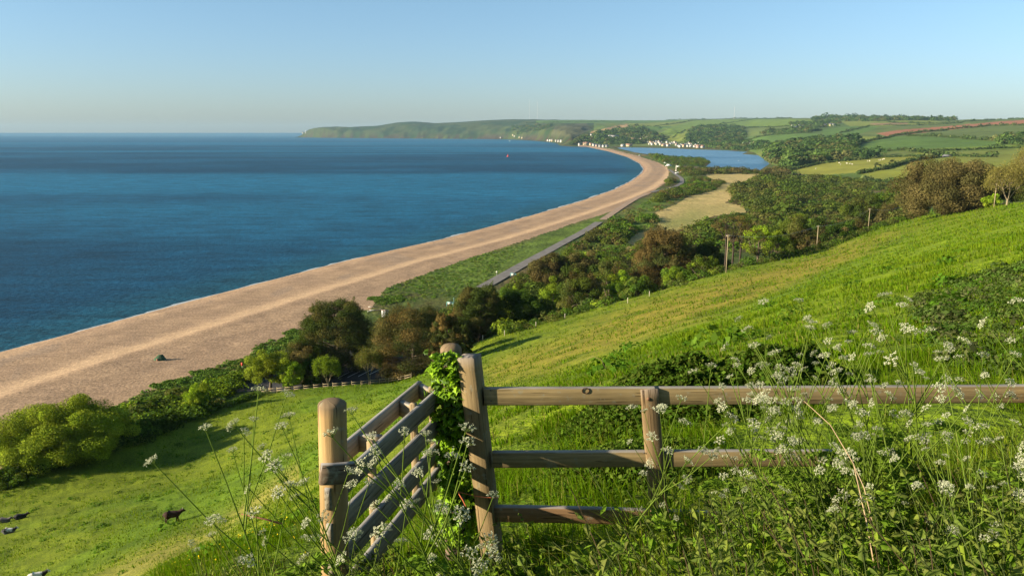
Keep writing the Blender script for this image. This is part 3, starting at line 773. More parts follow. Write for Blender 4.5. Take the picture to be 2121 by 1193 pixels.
SCR = [
 ('olive willow scrub in the valley right of the reed bed', [(1505, 400), (1530, 385), (1600, 366), (1700, 362), (1800, 366), (1890, 372), (1890, 400), (1800, 420), (1740, 440), (1640, 450), (1540, 445), (1520, 420)], 1500, 3.0, 6.5, OLIVE, 330, 1000),
 ('band of scrub between the reed bed and the lagoon', [(1450, 352), (1500, 352), (1580, 357), (1630, 344), (1640, 362), (1560, 362), (1470, 361), (1420, 368), (1400, 350)], 500, 3, 6, OLIVE + BRN, 600, 1600),
 ('low scrub on the spit beside the blue lagoon', [(1344, 321), (1400, 327), (1455, 329), (1470, 337), (1455, 345), (1410, 345), (1375, 338), (1350, 330)], 450, 3, 5.5, OLIVE + MID, 900, 2500),
 ('bushes along the left bank of the reed bed', [(1385, 375), (1450, 372), (1500, 380), (1490, 393), (1440, 405), (1400, 412), (1345, 425), (1370, 400)], 420, 2.2, 4.5, MID + BRN + OLIVE, 300, 1100),
 ('round scrub below the lower left of the reed bed', [(1225, 470), (1300, 455), (1358, 452), (1362, 470), (1310, 482), (1290, 500), (1290, 520), (1180, 540), (1170, 520)], 420, 2, 4, MID + BRN, 220, 700),
 ('green brown thicket on the slope under the poles', [(1420, 480), (1500, 455), (1600, 450), (1700, 430), (1800, 412), (1890, 395), (1890, 455), (1800, 475), (1700, 505), (1640, 520), (1560, 540), (1430, 545)], 900, 2.4, 5.0, MID + BRN + OLIVE, 200, 640),
 ('scrub covering the ground behind the car park trees', [(1000, 600), (1080, 565), (1180, 545), (1320, 505), (1420, 500), (1440, 560), (1300, 615), (1200, 650), (1050, 690), (960, 700), (900, 690), (930, 640)], 900, 1.4, 3.0, MID + OLIVE + YG[:1], 160, 460),
]
for i, (lb, poly, n, r0, r1, cols, y0, y1) in enumerate(SCR):
    canopy('scrub', lb, 'scrub', poly, n, r0, r1, 0.8, 110, 0.135, cols, 330 + i, y0, y1, mask=FLAT)
canopy('scrub', 'sparse low bushes dotted across the marsh beside the coast road', 'scrub', [(1080, 560), (1300, 435), (1400, 395), (1500, 350), (1700, 400), (1900, 380), (2121, 380), (2121, 400), (1850, 470), (1400, 560), (1000, 620)], 1500, 1.0, 3.0, 0.7, 40, 0.2, MID + BRN, 345, 200, 900, mask=FLAT)
# maritime plants at the back of the beach
back = [(230, 850), (300, 812), (330, 800), (400, 776), (500, 744), (560, 716), (605, 690), (640, 700), (560, 740), (480, 775), (430, 800), (330, 850), (250, 880)]
for i, (lb, poly, n, sz) in enumerate([('low green beach plants at the back of the shingle by the car park', back, 460, 1.2),
        ('green maritime plants between the shingle and the road', [(775, 632), (800, 598), (850, 580), (925, 552), (1000, 528), (1090, 500), (1050, 540), (1010, 580), (950, 610), (860, 622)], 700, 0.9)]):
    canopy('beach_plants', lb, 'plants', poly, n, 0.5, sz, 0.42, 26, 0.26, [(0.10, 0.165, 0.04), (0.12, 0.17, 0.045), (0.08, 0.14, 0.035), (0.14, 0.16, 0.055)], 350 + i, 130, 520, lift=0.1)
# tongues of plants that reach out over the shingle
TONG = [[(300, 801), (345, 794), (348, 799), (305, 803)], [(345, 790), (410, 785), (440, 786), (410, 797), (350, 797)], [(395, 770), (445, 765), (480, 771), (440, 780), (400, 777)], [(470, 752), (520, 740), (560, 742), (520, 758), (478, 760)],
        [(525, 722), (560, 706), (600, 700), (590, 720), (545, 728)], [(588, 690), (612, 682), (625, 690), (600, 700)], [(757, 618), (785, 616), (790, 622), (770, 623)], [(770, 623), (830, 612), (840, 622), (790, 633)]]
for i, t in enumerate(TONG):
    canopy('beach_plants', None, None, t, 110, 0.5, 1.0, 0.4, 24, 0.26, [(0.09, 0.145, 0.035), (0.075, 0.12, 0.03)], 360 + i, 120, 420, lift=0.1)
    if scene.objects.get('beach_plants.%03d' % (i + 2)): tag(scene.objects['beach_plants.%03d' % (i + 2)], ['tongue of green plants reaching out over the shingle near the tent', 'small mat of green plants on the upper shingle'][i % 2], 'plants')

# ---- hedgerows between the far fields
HEDGES = [
 ('dark hedge running down between two green fields beyond the lagoon village', [(1360, 296), (1400, 281), (1440, 268), (1480, 260), (1560, 248)], 2.6),
 ('hedge climbing from the wood to the far ridge', [(1305, 268), (1360, 262), (1395, 257), (1440, 250), (1480, 248)], 2.6),
 ('upper hedge on the hill behind the dark wood', [(1480, 262), (1540, 265), (1600, 264), (1640, 262)], 2.6),
 ('hedge along the bottom of the emerald field', [(1535, 292), (1570, 285), (1620, 279), (1680, 276)], 3),
 ('hedge line of small trees under the hamlet', [(1575, 278), (1620, 273), (1680, 273), (1700, 271)], 5),
 ('hedge along the top of the long red field', [(1740, 276), (1800, 262), (1900, 260), (1985, 256), (2060, 249), (2121, 247)], 2.8),
 ('hedge along the lower side of the long red field', [(1765, 302), (1800, 293), (1845, 284), (1870, 280), (1960, 270), (2050, 261), (2121, 260)], 2.8),
 ('thin hedge between the green fields below the red one', [(1880, 282), (1950, 284), (2000, 288), (2060, 292)], 2.2),
 ('hedge above the bright strip of pasture on the right', [(1910, 314), (1960, 313), (2050, 309), (2115, 307)], 2.2),
 ('hedge bordering the lagoon side of the sheep pasture', [(1635, 354), (1700, 340), (1780, 332), (1830, 327), (1900, 325), (1950, 322)], 2.2),
 ('dark thick hedge between the two yellow pastures', [(1775, 362), (1830, 352), (1868, 341), (1890, 335), (1930, 328), (1960, 323)], 2.6),
 ('low hedge at the foot of the yellow pasture behind the oak', [(1640, 368), (1700, 372), (1780, 378), (1860, 377), (1990, 380)], 2.6),
 ('hedge across the pale field on the upper right', [(1800, 250), (1850, 255), (1900, 256), (1990, 255)], 2.6),
 ('hedge from the dark copse across the middle right fields', [(1770, 322), (1800, 316), (1870, 312), (1960, 324), (2060, 326)], 2.2),
 ('skyline hedge with a few thorn trees on the far ridge', [(1380, 249), (1430, 248), (1500, 247), (1560, 246.5), (1640, 245.5)], 3.5),
 ('hedge down the hillside of the far headland farmland', [(1090, 256), (1150, 255), (1200, 253), (1300, 252)], 3),
]
for i, (lb, pts, rr) in enumerate(HEDGES):
    r = np.random.default_rng(400 + i)
    W = np.array([hit(x, y, 650, last=False) for x, y in pts])
    L = np.concatenate([[0], np.cumsum(np.linalg.norm(np.diff(W[:, :2], axis=0), axis=1))])
    n = int(min(420, max(30, L[-1] / (rr * 0.75))))
    s = np.linspace(0, L[-1], n) + r.normal(size=n) * rr * 0.2
    X = np.interp(s, L, W[:, 0]) + r.normal(size=n) * 0.6; Y = np.interp(s, L, W[:, 1]) + r.normal(size=n) * 0.6
    rad = rr * 1.45 * (0.6 + 0.6 * r.random(n)) * (1 + 0.9 * (r.random(n) > 0.93))
    P = np.column_stack([X, Y, H(X, Y) + rad * 0.3])
    V, Q, T, C = bushes(P, rad, 0.9, 26, 0.3, pal(DKW, n, r), r)
    tag(mesh_np('hedgerow', V, Q, None, M_LEAFN, C), lb, 'hedge', 'hedgerows between the far fields')

# ---- trees one can tell apart
def limb(p0, p1, r0, r1, r, bend=0.12, n=5):
    p0 = np.asarray(p0, float); p1 = np.asarray(p1, float); L = np.linalg.norm(p1 - p0)
    t = np.linspace(0, 1, n)[:, None]
    off = r.normal(size=3) * L * bend; off[2] = abs(off[2]) * 0.6
    return tube(p0 + (p1 - p0) * t + off * (t * (1 - t) * 2), r0 + (r1 - r0) * t[:, 0], 5)
def tree(name, label, cat, px, py_top, wpx, Y, style='round', cols=MID, group=None, dens=1.0, seed=0, base_py=None, slant=0.0):
    r = np.random.default_rng(1000 + seed)
    X, _, ztop = at_Y(px, py_top, Y)
    X = float(X); ztop = float(ztop); z0 = float(H(X, Y)[0]) - 0.15
    h = max(1.5, ztop - z0); Rw = wpx * Y / FPX / 2
    root = empty(name, (X, Y, z0)); tag(root, label, cat, group)
    g = Geo(); cr = Geo()
    lsz = max(0.10, Y * 0.00068)
    tr = max(0.08, 0.022 * h + 0.02 * Rw)
    def lobe(c, rad, n, ls=1.0, colv=None, asp=0.6, updir=0.25, drop=0.0):
        d = r.normal(size=(n, 3)); d /= np.linalg.norm(d, axis=1)[:, None]
        f = (0.5 + 0.55 * r.random(n) ** 0.6 + 0.35 * (r.random(n) > 0.93) * r.random(n))[:, None]
        p = c + d * f * rad
        nr = d + r.normal(size=(n, 3)) * 0.55; nr[:, 2] += updir
        L = lsz * ls * (0.6 + 0.8 * r.random(n))
        col = pal(cols, 1, r, 0.2)[0] if colv is None else colv
        cc = col * (0.7 + 0.6 * r.random((n, 1)))
        cr.add(*cards(p, nr, L, L * asp, cc, r))
    if style in ('round', 'oak', 'bush', 'loose'):
        zc = {'round': 0.52, 'oak': 0.47, 'bush': 0.42, 'loose': 0.56}[style] * h
        hh = {'round': 0.48, 'oak': 0.53, 'bush': 0.56, 'loose': 0.46}[style] * h
        nl = int({'round': 44, 'oak': 130, 'bush': 40, 'loose': 50}[style] * (1 + 0.15 * (Rw / 4)))
        ends = []
        for k in range(nl):
            d = r.normal(size=3); d /= np.linalg.norm(d)
            if d[2] < -0.85: d[2] *= -0.5
            fr = 0.42 + 0.50 * r.random() ** 0.8
            rad = (0.15 + 0.16 * r.random() ** 1.5) if style != 'oak' else (0.15 + 0.12 * r.random())
            lr = min(Rw, hh * 1.2) * rad * (0.8 if style == 'loose' else 1.0)
            c = np.array([d[0] * Rw * fr + slant * d[2] * Rw, d[1] * Rw * fr, zc + d[2] * hh * fr])
            ends.append(c)
            nleaf = int(dens * 2.6 * 4 * PI * lr ** 2 / (lsz ** 2 * 4) * (0.5 if style == 'loose' else 1.0))
            lobe(c, np.array([lr, lr, lr * 0.85]) * 1.12, max(24, min(nleaf, 1100)))
        fork = 0.12 if style in ('bush',) else (0.3 if style == 'round' else 0.2)
        nf = 3 if style == 'bush' else 1
        for k in range(nf):
            b = np.array([r.normal() * 0.15 * (nf > 1), r.normal() * 0.15 * (nf > 1), 0])
            g.add(*tube([b, b + [0.03 * h, 0, h * fork], [0.02 * h, 0.01 * h, zc]], [tr, tr * 0.8, tr * 0.4], 7))
        for c in ends[:12]:
            g.add(*limb([0, 0, h * fork * (0.8 + 0.4 * r.random())], c, tr * 0.45, tr * 0.1, r))
    elif style == 'cypress':      # ragged maritime conifer: plates of upswept sprays
        g.add(*tube([[0, 0, 0], [0.03 * h, 0, h * 0.4], [0, 0, h * 0.9]], [tr * 0.8, tr * 0.6, tr * 0.15], 7))
        nl = int(84 + 8 * Rw)
        for k in range(nl):
            t = 0.03 + 0.95 * (k + r.random()) / nl
            az = r.random() * 2 * PI
            prof = math.sin(min(1, (t + 0.35) / 0.75) * PI / 2) * (1 - max(0, (t - 0.55)) ** 1.5 * 1.9)
            fr = prof * (0.45 + 0.55 * r.random() ** 0.5)
            c = np.array([math.cos(az) * Rw * fr, math.sin(az) * Rw * fr, t * h])
            lr = Rw * (0.17 + 0.13 * r.random())
            nleaf = int(dens * 950)
            col = pal(cols, 1, r, 0.22)[0]
            lobe(c, np.array([lr, lr, lr * 0.55]) * 1.1, nleaf, 1.0, col, 0.5, 0.35)
            # upswept sprays that break the outline
            m = int(150 * dens)
            d = r.normal(size=(m, 3)); d[:, 2] = np.abs(d[:, 2]) + 0.6; d += np.array([math.cos(az), math.sin(az), 0]) * 0.8
            d /= np.linalg.norm(d, axis=1)[:, None]
            s = r.random((m, 1))
            sp = c + r.normal(size=(m, 3)) * lr * 0.30 + d * s * lr * 1.6
            L = lsz * 0.9 * (1.2 - s[:, 0])
            V, Q, T, C = cards(sp, np.cross(d, r.normal(size=(m, 3))), L, L * 0.5, col * (0.7 + 0.6 * r.random((m, 1))), r)
            cr.add(V, Q, T, C)
            if k % 2 == 0:   # upright plume standing out of the crown
                mp_ = int(170 * dens); ph = (0.09 + 0.08 * r.random()) * h * (1.0 if t > 0.4 else 0.6); tt = r.random(mp_)
                ro = (1 - tt) ** 0.8 * lr * 0.38 + 0.05; az2 = r.random(mp_) * 6.283
                lean_ = np.array([math.cos(az), math.sin(az), 0]) * 0.35
                pp = c + np.column_stack([np.cos(az2) * ro, np.sin(az2) * ro, tt * ph]) + lean_ * (tt * ph)[:, None]
                nn_ = np.column_stack([np.cos(az2), np.sin(az2), 0.3 + 0 * az2]) + r.normal(size=(mp_, 3)) * 0.4
                L = lsz * 0.8 * (0.6 + 0.7 * r.random(mp_))
                cr.add(*cards(pp, nn_, L, L * 0.5, col * (0.75 + 0.6 * r.random((mp_, 1))), r))
            if k % 3 == 0: g.add(*limb([0, 0, max(0.1, t * h - 0.12 * h)], c, tr * 0.18, tr * 0.05, r))
    elif style == 'pine':         # bare trunks under flat-topped crowns
        for k in range(3):
            bx = (k - 1) * Rw * 0.30
            top = np.array([bx * 1.2, r.normal() * 0.5, h * (0.74 + 0.08 * r.random())])
            g.add(*tube([[bx, 0, 0], [bx + 0.2, 0.1, h * 0.4], top], [tr * 0.7, tr * 0.55, tr * 0.25], 6))
            for q in range(7):
                e = top + np.array([r.normal() * Rw * 0.35, r.normal() * Rw * 0.3, h * (0.02 + 0.12 * r.random())])
                g.add(*limb([bx, 0, h * (0.45 + 0.2 * r.random())], e, tr * 0.25, tr * 0.08, r))
        for k in range(30):
            az = r.random() * 6.28; fr = r.random() ** 0.5
            c = np.array([math.cos(az) * Rw * fr, math.sin(az) * Rw * fr * 0.8, h * (0.66 + 0.28 * (1 - fr ** 2) * r.random() + 0.05)])
            lr = Rw * (0.2 + 0.12 * r.random())
            lobe(c, np.array([lr, lr, lr * 0.32]), int(260 * dens), 0.85, None, 0.42, 0.6)
    elif style == 'bare':         # fine rising twigs with a haze of young leaf
        tips = []
        def grow(p, d, L, rad, lev):
            q = p + d * L
            g.add(*limb(p, q, rad, rad * 0.6, r, 0.06, 4))
            if lev == 0: tips.append(q); return
            for k in range(4 if lev > 1 else 5):
                e = d + r.normal(size=3) * 0.42 + np.array([0, 0, 0.12]); e /= np.linalg.norm(e)
                grow(q, e, L * (0.62 + 0.2 * r.random()), rad * 0.55, lev - 1)
        nb = 5
        for k in range(nb):
            a_ = k * 2 * PI / nb + r.random(); d = np.array([math.cos(a_) * Rw / h * 1.2, math.sin(a_) * Rw / h * 1.2, 1.0]); d /= np.linalg.norm(d)
            grow(np.array([0, 0, h * 0.1]), d, h * 0.3, tr * 0.45, 3)
        g.add(*tube([[0, 0, 0], [0, 0, h * 0.14]], [tr * 0.9, tr * 0.7], 6))
        tips = np.array(tips)
        n = int(9000 * dens)
        p = tips[r.integers(0, len(tips), n)] + r.normal(size=(n, 3)) * np.array([Rw, Rw, h * 0.5]) * 0.14
        L = lsz * 1.0 * (0.6 + 0.8 * r.random(n))
        cr.add(*cards(p, r.normal(size=(n, 3)) + [0, 0, 0.3], L, L * 0.6, pal(cols, n, r, 0.2), r))
    # fit the crown to the height and width seen in the photograph
    V, Q, T, C = cr.arrays()
    zt = np.percentile(V[:, 2], 99.6); xw = np.percentile(np.abs(V[:, 0] - np.median(V[:, 0])), 98.5)
    sz_, sx_ = h / zt, Rw / xw
    V = V * np.array([sx_, sx_, sz_])
    V2, Q2, T2, C2 = g.arrays(); V2 = V2 * np.array([sx_, sx_, sz_])
    # the crown is one mesh, the wood another
    tcol = {'bare': (0.22, 0.18, 0.11), 'pine': (0.055, 0.042, 0.032)}.get(style, (0.11, 0.085, 0.06))
    to = mesh_np('trunk', V2, Q2, T2, M_BARK, tcol, root, True)
    co = mesh_np('crown', V, Q, T, M_LEAFN if style in ('cypress', 'pine', 'oak') else M_LEAF, C, root)
    return root
CON = [(0.045, 0.06, 0.018), (0.06, 0.07, 0.022), (0.085, 0.072, 0.03)]
CONB = [(0.12, 0.08, 0.038), (0.14, 0.088, 0.04), (0.075, 0.065, 0.028), (0.058, 0.065, 0.025)]
OAKC = [(0.115, 0.088, 0.045), (0.095, 0.076, 0.038), (0.08, 0.068, 0.034), (0.13, 0.098, 0.052)]
LIME = [(0.20, 0.27, 0.025), (0.17, 0.24, 0.022), (0.22, 0.26, 0.03)]
GOLD = [(0.19, 0.155, 0.06), (0.17, 0.135, 0.055), (0.15, 0.13, 0.05)]
DG = [(0.045, 0.075, 0.015), (0.055, 0.09, 0.018), (0.04, 0.06, 0.015)]
TREES = [
 # name, label, category, px, py_top, width, Y, style, cols
 ('cypress_tree', 'dark green cypress at the left of the car park against the beach', 'tree', 692, 623, 150, 187, 'cypress', CON),
 ('cypress_tree', 'broad reddish brown cypress behind the car park fence', 'tree', 850, 632, 180, 174, 'cypress', CONB),
 ('cypress_tree', 'narrow dark cypress just right of the broad brown one', 'tree', 925, 650, 66, 152, 'cypress', CONB),
 ('cypress_tree', 'small dark cypress half hidden behind the ivy covered post', 'tree', 958, 676, 40, 160, 'cypress', CON),
 ('cypress_tree', 'upright dark cypress with a bare trunk by the field corner', 'tree', 992, 592, 108, 187, 'cypress', CON),
 ('broadleaf_tree', 'dense dark green tree right of the upright cypress', 'tree', 1085, 603, 105, 191, 'round', DG),
 ('shrub', 'brown twiggy shrub under the dark green cypress', 'shrub', 625, 705, 100, 176, 'bush', BRN + OLIVE),
 ('shrub', 'large rounded yellow green shrub at the car park corner', 'shrub', 555, 728, 85, 168, 'round', [(0.22, 0.24, 0.03), (0.19, 0.22, 0.03)]),
 ('shrub', 'lime green shrub just right of the rounded corner shrub', 'shrub', 597, 740, 58, 166, 'round', LIME),
 ('shrub', 'small green shrub between the lime shrub and the parking bays', 'shrub', 640, 742, 40, 171, 'bush', MID),
 ('small_tree', 'small round sparse tree standing alone in the car park', 'tree', 677, 738, 60, 165, 'bare', YG),
 ('small_tree', 'grey twiggy young tree on the tarmac before the brown cypress', 'tree', 762, 722, 58, 166, 'bare', GOLD + OLIVE),
 ('shrub', 'green shrub glimpsed between the two big cypresses', 'shrub', 748, 695, 46, 200, 'bush', YG + MID),
 ('shrub', 'sunlit yellow green wedge shaped bush at the back of the beach', 'shrub', 400, 793, 68, 152, 'bush', LIME),
 ('willow_tree', 'huge yellow green willow at the left edge beside the pasture', 'tree', 128, 836, 255, 128, 'oak', [(0.24, 0.27, 0.03), (0.20, 0.25, 0.025), (0.17, 0.20, 0.025)]),
 ('shrub', 'low green shrub at the bottom left edge below the willow', 'shrub', 20, 965, 110, 117, 'bush', DG + MID),
 ('shrub', 'brown rounded shrub behind the lime coloured bushes', 'shrub', 1203, 562, 92, 218, 'round', BRN + OLIVE),
 ('shrub', 'pale grey green bush at the field edge below the brown shrub', 'shrub', 1222, 618, 42, 196, 'bush', [(0.13, 0.15, 0.07)]),
 ('shrub', 'bright green leafy shrub above the dark green tree', 'shrub', 1066, 590, 70, 222, 'round', LIME + MID),
 ('shrub', 'lime green shrub left of the brown rounded shrub', 'shrub', 1140, 575, 60, 224, 'bush', YG),
 ('blackthorn_bush', 'brown domed thicket nearest the coast road sign', 'shrub', 1140, 527, 85, 285, 'round', BRN),
 ('blackthorn_bush', 'second brown domed thicket right of the road sign', 'shrub', 1200, 520, 90, 285, 'round', BRN + OLIVE),
 ('shrub', 'bright fresh green shrub in the middle of the thicket', 'shrub', 1290, 562, 56, 222, 'bush', LIME + MID[:1]),
 ('shrub', 'olive twiggy shrub left of the brown topped cypress', 'shrub', 1270, 540, 84, 240, 'loose', OLIVE + BRN),
 ('cypress_tree', 'brown topped spreading cypress in the middle of the tree belt', 'tree', 1378, 474, 128, 246, 'cypress', CONB),
 ('holly_tree', 'rounded dark olive tree right of the brown topped cypress', 'tree', 1462, 498, 96, 250, 'round', DG + OLIVE),
 ('shrub', 'green shrub at the foot of the brown topped cypress', 'shrub', 1320, 574, 80, 206, 'bush', MID),
 ('shrub', 'yellow green shrub below the dark olive tree', 'shrub', 1405, 553, 66, 214, 'bush', YG + MID),
 ('shrub', 'sparse brown green bush near the field edge by the pine trunks', 'shrub', 1457, 528, 66, 224, 'loose', OLIVE + YG),
 ('pine_tree', 'tall flat topped pines with bare trunks', 'tree', 1522, 444, 122, 236, 'pine', CON + CONB[:2]),
 ('poplar_tree', 'light green ivy clad tree right of the bare pine trunks', 'tree', 1572, 468, 66, 228, 'loose', LIME + OLIVE),
 ('poplar_tree', 'second pale green ivy clad tree left of the first pole', 'tree', 1612, 478, 44, 232, 'loose', LIME + MID),
 ('broadleaf_tree', 'tall rounded olive tree behind the first pole', 'tree', 1640, 446, 92, 268, 'round', OLIVE + YG[:1]),
 ('broadleaf_tree', 'brown twiggy tree behind and right of the first pole', 'tree', 1672, 470, 66, 264, 'loose', BRN),
 ('thorn_thicket', 'wide dark thorn thicket between the first and second poles', 'shrub', 1742, 455, 120, 300, 'bush', DG + BRN[:1]),
 ('broadleaf_tree', 'light olive tree above the second pole', 'tree', 1790, 405, 80, 400, 'round', OLIVE),
 ('broadleaf_tree', 'green tree left of the huge brown oak', 'tree', 1850, 392, 70, 400, 'round', MID),
 ('broadleaf_tree', 'grey bare thorn in the hollow left of the oak', 'tree', 1842, 420, 46, 372, 'bare', BRN),
 ('broadleaf_tree', 'tall olive green tree against the left flank of the oak', 'tree', 1893, 368, 64, 370, 'loose', OLIVE + GOLD),
 ('holm_oak_tree', 'huge dense brown oak dome on the brow of the field', 'tree', 1965, 334, 172, 268, 'oak', OAKC),
 ('holm_oak_tree', 'dark brown oak lobe tucked behind the huge dome', 'tree', 2030, 345, 84, 285, 'oak', OAKC),
 ('ash_tree', 'golden leafed open tree at the right edge of the brow', 'tree', 2096, 338, 96, 232, 'bare', GOLD),
 ('ash_tree', 'taller golden tree cut off by the right edge', 'tree', 2155, 296, 92, 238, 'bare', GOLD),
 ('shrub', 'bright lime bush beneath the golden tree', 'shrub', 2058, 402, 40, 246, 'bush', LIME),
]
for i, a in enumerate(TREES):
    tree(*a[:9], group=None, seed=i, dens=1.5 if a[7] == 'bare' else 1.0, slant=0.5 if 'wedge' in a[1] else 0)
tree('oak_tree', 'dark tree behind the golden trees at the right edge', 'tree', 2115, 372, 90, 262, 'oak', CON, seed=77)

# ---- the hedge banks along the bottom of the near field
def bank(label, pts, r0, r1, n, cols, seed, hs=0.9, q=110, spread=1.5, leaf=0.13):
    r = np.random.default_rng(seed)
    W = np.array([hit(x, y, 60, 600) for x, y in pts])
    L = np.concatenate([[0], np.cumsum(np.linalg.norm(np.diff(W[:, :2], axis=0), axis=1))])
    s = r.random(n) * L[-1]
    X = np.interp(s, L, W[:, 0]) + r.normal(size=n) * spread; Y = np.interp(s, L, W[:, 1]) + r.normal(size=n) * spread
    rad = r0 + (r1 - r0) * r.random(n)
    P = np.column_stack([X, Y, H(X, Y) + rad * 0.25])
    V, Q, T, C = bushes(P, rad, hs, q, leaf, pal(cols, n, r), r)
    tag(mesh_np('hedge', V, Q, None, M_LEAF, C), label, 'hedge')
bank('thick dark hedge running from the willow to the car park corner', [(245, 915), (300, 893), (380, 872), (430, 852)], 1.2, 3.0, 70, DG + MID, 501)
bank('low green hedge bank on the beach side of the little path', [(420, 838), (470, 806), (520, 782), (545, 772)], 1.2, 2.2, 60, MID + YG, 502)
bank('narrow hedge strip beside the little path to the car park', [(430, 856), (480, 840), (535, 818)], 0.5, 1.1, 60, MID + DG, 503, spread=0.5)
bank('scrubby hedge bottom along the left edge under the willow', [(0, 1012), (60, 985), (150, 955), (250, 925), (330, 898)], 0.7, 1.7, 90, DG + MID, 504, spread=0.8)
bank('bramble hedge from the upright cypress to the pine trunks', [(960, 712), (1060, 690), (1150, 663), (1240, 638), (1330, 612), (1400, 593), (1500, 562)], 0.7, 2.0, 230, OLIVE + MID + YG[:1], 505, spread=1.0)
bank('rough hedge from the pine trunks to the huge oak', [(1500, 562), (1600, 540), (1695, 520), (1800, 480), (1887, 452), (1960, 440), (2050, 428)], 0.7, 2.1, 230, OLIVE + MID + BRN[:1], 506, spread=1.2)
canopy('scrub', 'yellow green scrub between the hedge and the shingle', 'scrub', [(0, 905), (230, 850), (300, 835), (420, 800), (500, 770), (540, 780), (440, 845), (380, 868), (260, 890), (120, 960), (0, 1000)], 420, 0.9, 2.0, 0.6, 60, 0.17, MID + YG + OLIVE, 510, 115, 260, mask=(cls != 5))

# =================================================================== grass, nettles and flowers close by
def inst(tV, tQ, tT, F, P, S, C, Cper=None):
    """copies of a small template merged: frames F (n,3,3), positions P, sizes S, colours C (n,3)"""
    n = len(P); m = len(tV)
    V = np.einsum('nij,mj->nmi', F, tV) * np.asarray(S, float).reshape(n, 1, 1) + P[:, None, :]
    off = (np.arange(n) * m)[:, None, None]
    Q = (tQ[None] + off).reshape(-1, 4) if tQ is not None and len(tQ) else None
    T = (tT[None] + off).reshape(-1, 3) if tT is not None and len(tT) else None
    CC = np.repeat(np.asarray(C)[:, None, :], m, axis=1)
    if Cper is not None: CC = CC * Cper[None, :, :]
    return V.reshape(-1, 3), Q, T, CC.reshape(-1, 3)
def frames(az, tilt, roll=None):
    """x = along the leaf (azimuth az, raised by tilt), z = its upper face"""
    ca, sa, ct, st = np.cos(az), np.sin(az), np.cos(tilt), np.sin(tilt)
    x = np.stack([ca * ct, sa * ct, st], -1); y = np.stack([-sa, ca, 0 * ca], -1); z = np.cross(x, y)
    if roll is not None:
        c, s = np.cos(roll)[:, None], np.sin(roll)[:, None]
        y, z = y * c + z * s, z * c - y * s
    return np.stack([x, y, z], -1)
def blades(P, h, w, lean_az, lean, C, r, seg=3):
    """curved tapering grass blades"""
    n = len(P); k = seg + 1
    t = np.linspace(0, 1, k)[None, :]
    out = (lean[:, None] * t ** 2) * h[:, None]; up = h[:, None] * (t - 0.35 * lean[:, None] ** 2 * t ** 2)
    ax = np.cos(lean_az)[:, None]; ay = np.sin(lean_az)[:, None]
    c = np.stack([P[:, 0:1] + ax * out, P[:, 1:2] + ay * out, P[:, 2:3] + up], -1)
    fa = r.random(n) * 6.283
    sd = np.stack([np.cos(fa), np.sin(fa), 0 * fa], -1)[:, None, :]
    ww = (w[:, None] * (1 - t ** 1.6 * 0.93))[..., None] * 0.5
    V = np.stack([c - sd * ww, c + sd * ww], 2).reshape(n, k * 2, 3)
    q = np.array([[2 * i, 2 * i + 1, 2 * i + 3, 2 * i + 2] for i in range(seg)])
    Q = (q[None] + (np.arange(n) * k * 2)[:, None, None]).reshape(-1, 4)
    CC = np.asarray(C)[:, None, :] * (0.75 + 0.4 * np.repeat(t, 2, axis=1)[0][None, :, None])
    return V.reshape(-1, 3), Q, None, CC.reshape(-1, 3)
GR = [(0.115, 0.18, 0.006), (0.145, 0.205, 0.008), (0.09, 0.15, 0.006), (0.19, 0.20, 0.025), (0.13, 0.19, 0.008)]
GR = [(a / 1.15, b, c) for a, b, c in GR]
STRAW = [(0.30, 0.24, 0.10), (0.26, 0.22, 0.09)]
r = np.random.default_rng(600)
def grass(name, label, n, xr, yr, hr, wr, cols, seg, yp=1.0, maskf=None, straw=0.05, lean=0.8):
    Y = yr[0] + (yr[1] - yr[0]) * r.random(n) ** yp
    X = (xr[0] + (xr[1] - xr[0]) * r.random(n)) * (Y + 0.8)
    k = fbm(X / 0.55, Y / 0.55, 3, 601)
    keep = k > 0.36 + 0.25 * r.random(n)
    if maskf is not None: keep &= maskf(X, Y)
    X, Y, k = X[keep], Y[keep], k[keep]; n = len(X)
    P = np.column_stack([X, Y, H(X, Y) - 0.01])
    h = (hr[0] + (hr[1] - hr[0]) * r.random(n)) * (0.6 + 0.8 * k)
    w = wr[0] + (wr[1] - wr[0]) * r.random(n)
    c = pal(cols, n, r) / 1.3 * (0.65 + 0.7 * fbm(X / 1.1, Y / 1.1, 3, 77))[:, None]
    s = r.random(n) < straw; c[s] = pal(STRAW, s.sum(), r) / 1.3
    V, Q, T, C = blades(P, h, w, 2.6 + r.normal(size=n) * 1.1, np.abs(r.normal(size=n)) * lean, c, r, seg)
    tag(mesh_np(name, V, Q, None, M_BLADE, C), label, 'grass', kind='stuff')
grass('grass', 'long green grass under and behind the wooden rails', 74000, (-0.45, 1.1), (4.4, 9.5), (0.08, 0.25), (0.005, 0.011), GR, 3, 1.3, lean=1.1)
grass('grass', 'grass and weeds in the shade at the foot of the gate', 44000, (-0.7, 1.2), (0.9, 4.5), (0.07, 0.20), (0.004, 0.009), GR, 3, 1.0)
grass('grass', 'tufted grass on the slope just beyond the fence', 104000, (-0.66, 0.86), (9.3, 26), (0.05, 0.13), (0.014, 0.03), GR, 2, 1.2)
grass('grass', 'tall grass stems growing up through the nettles at the lower right', 44000, (0.14, 1.05), (1.8, 4.2), (0.25, 0.62), (0.004, 0.008), [(0.24, 0.31, 0.02), (0.28, 0.31, 0.05), (0.19, 0.29, 0.02)], 3, 1.0, lean=1.2, straw=0.12)
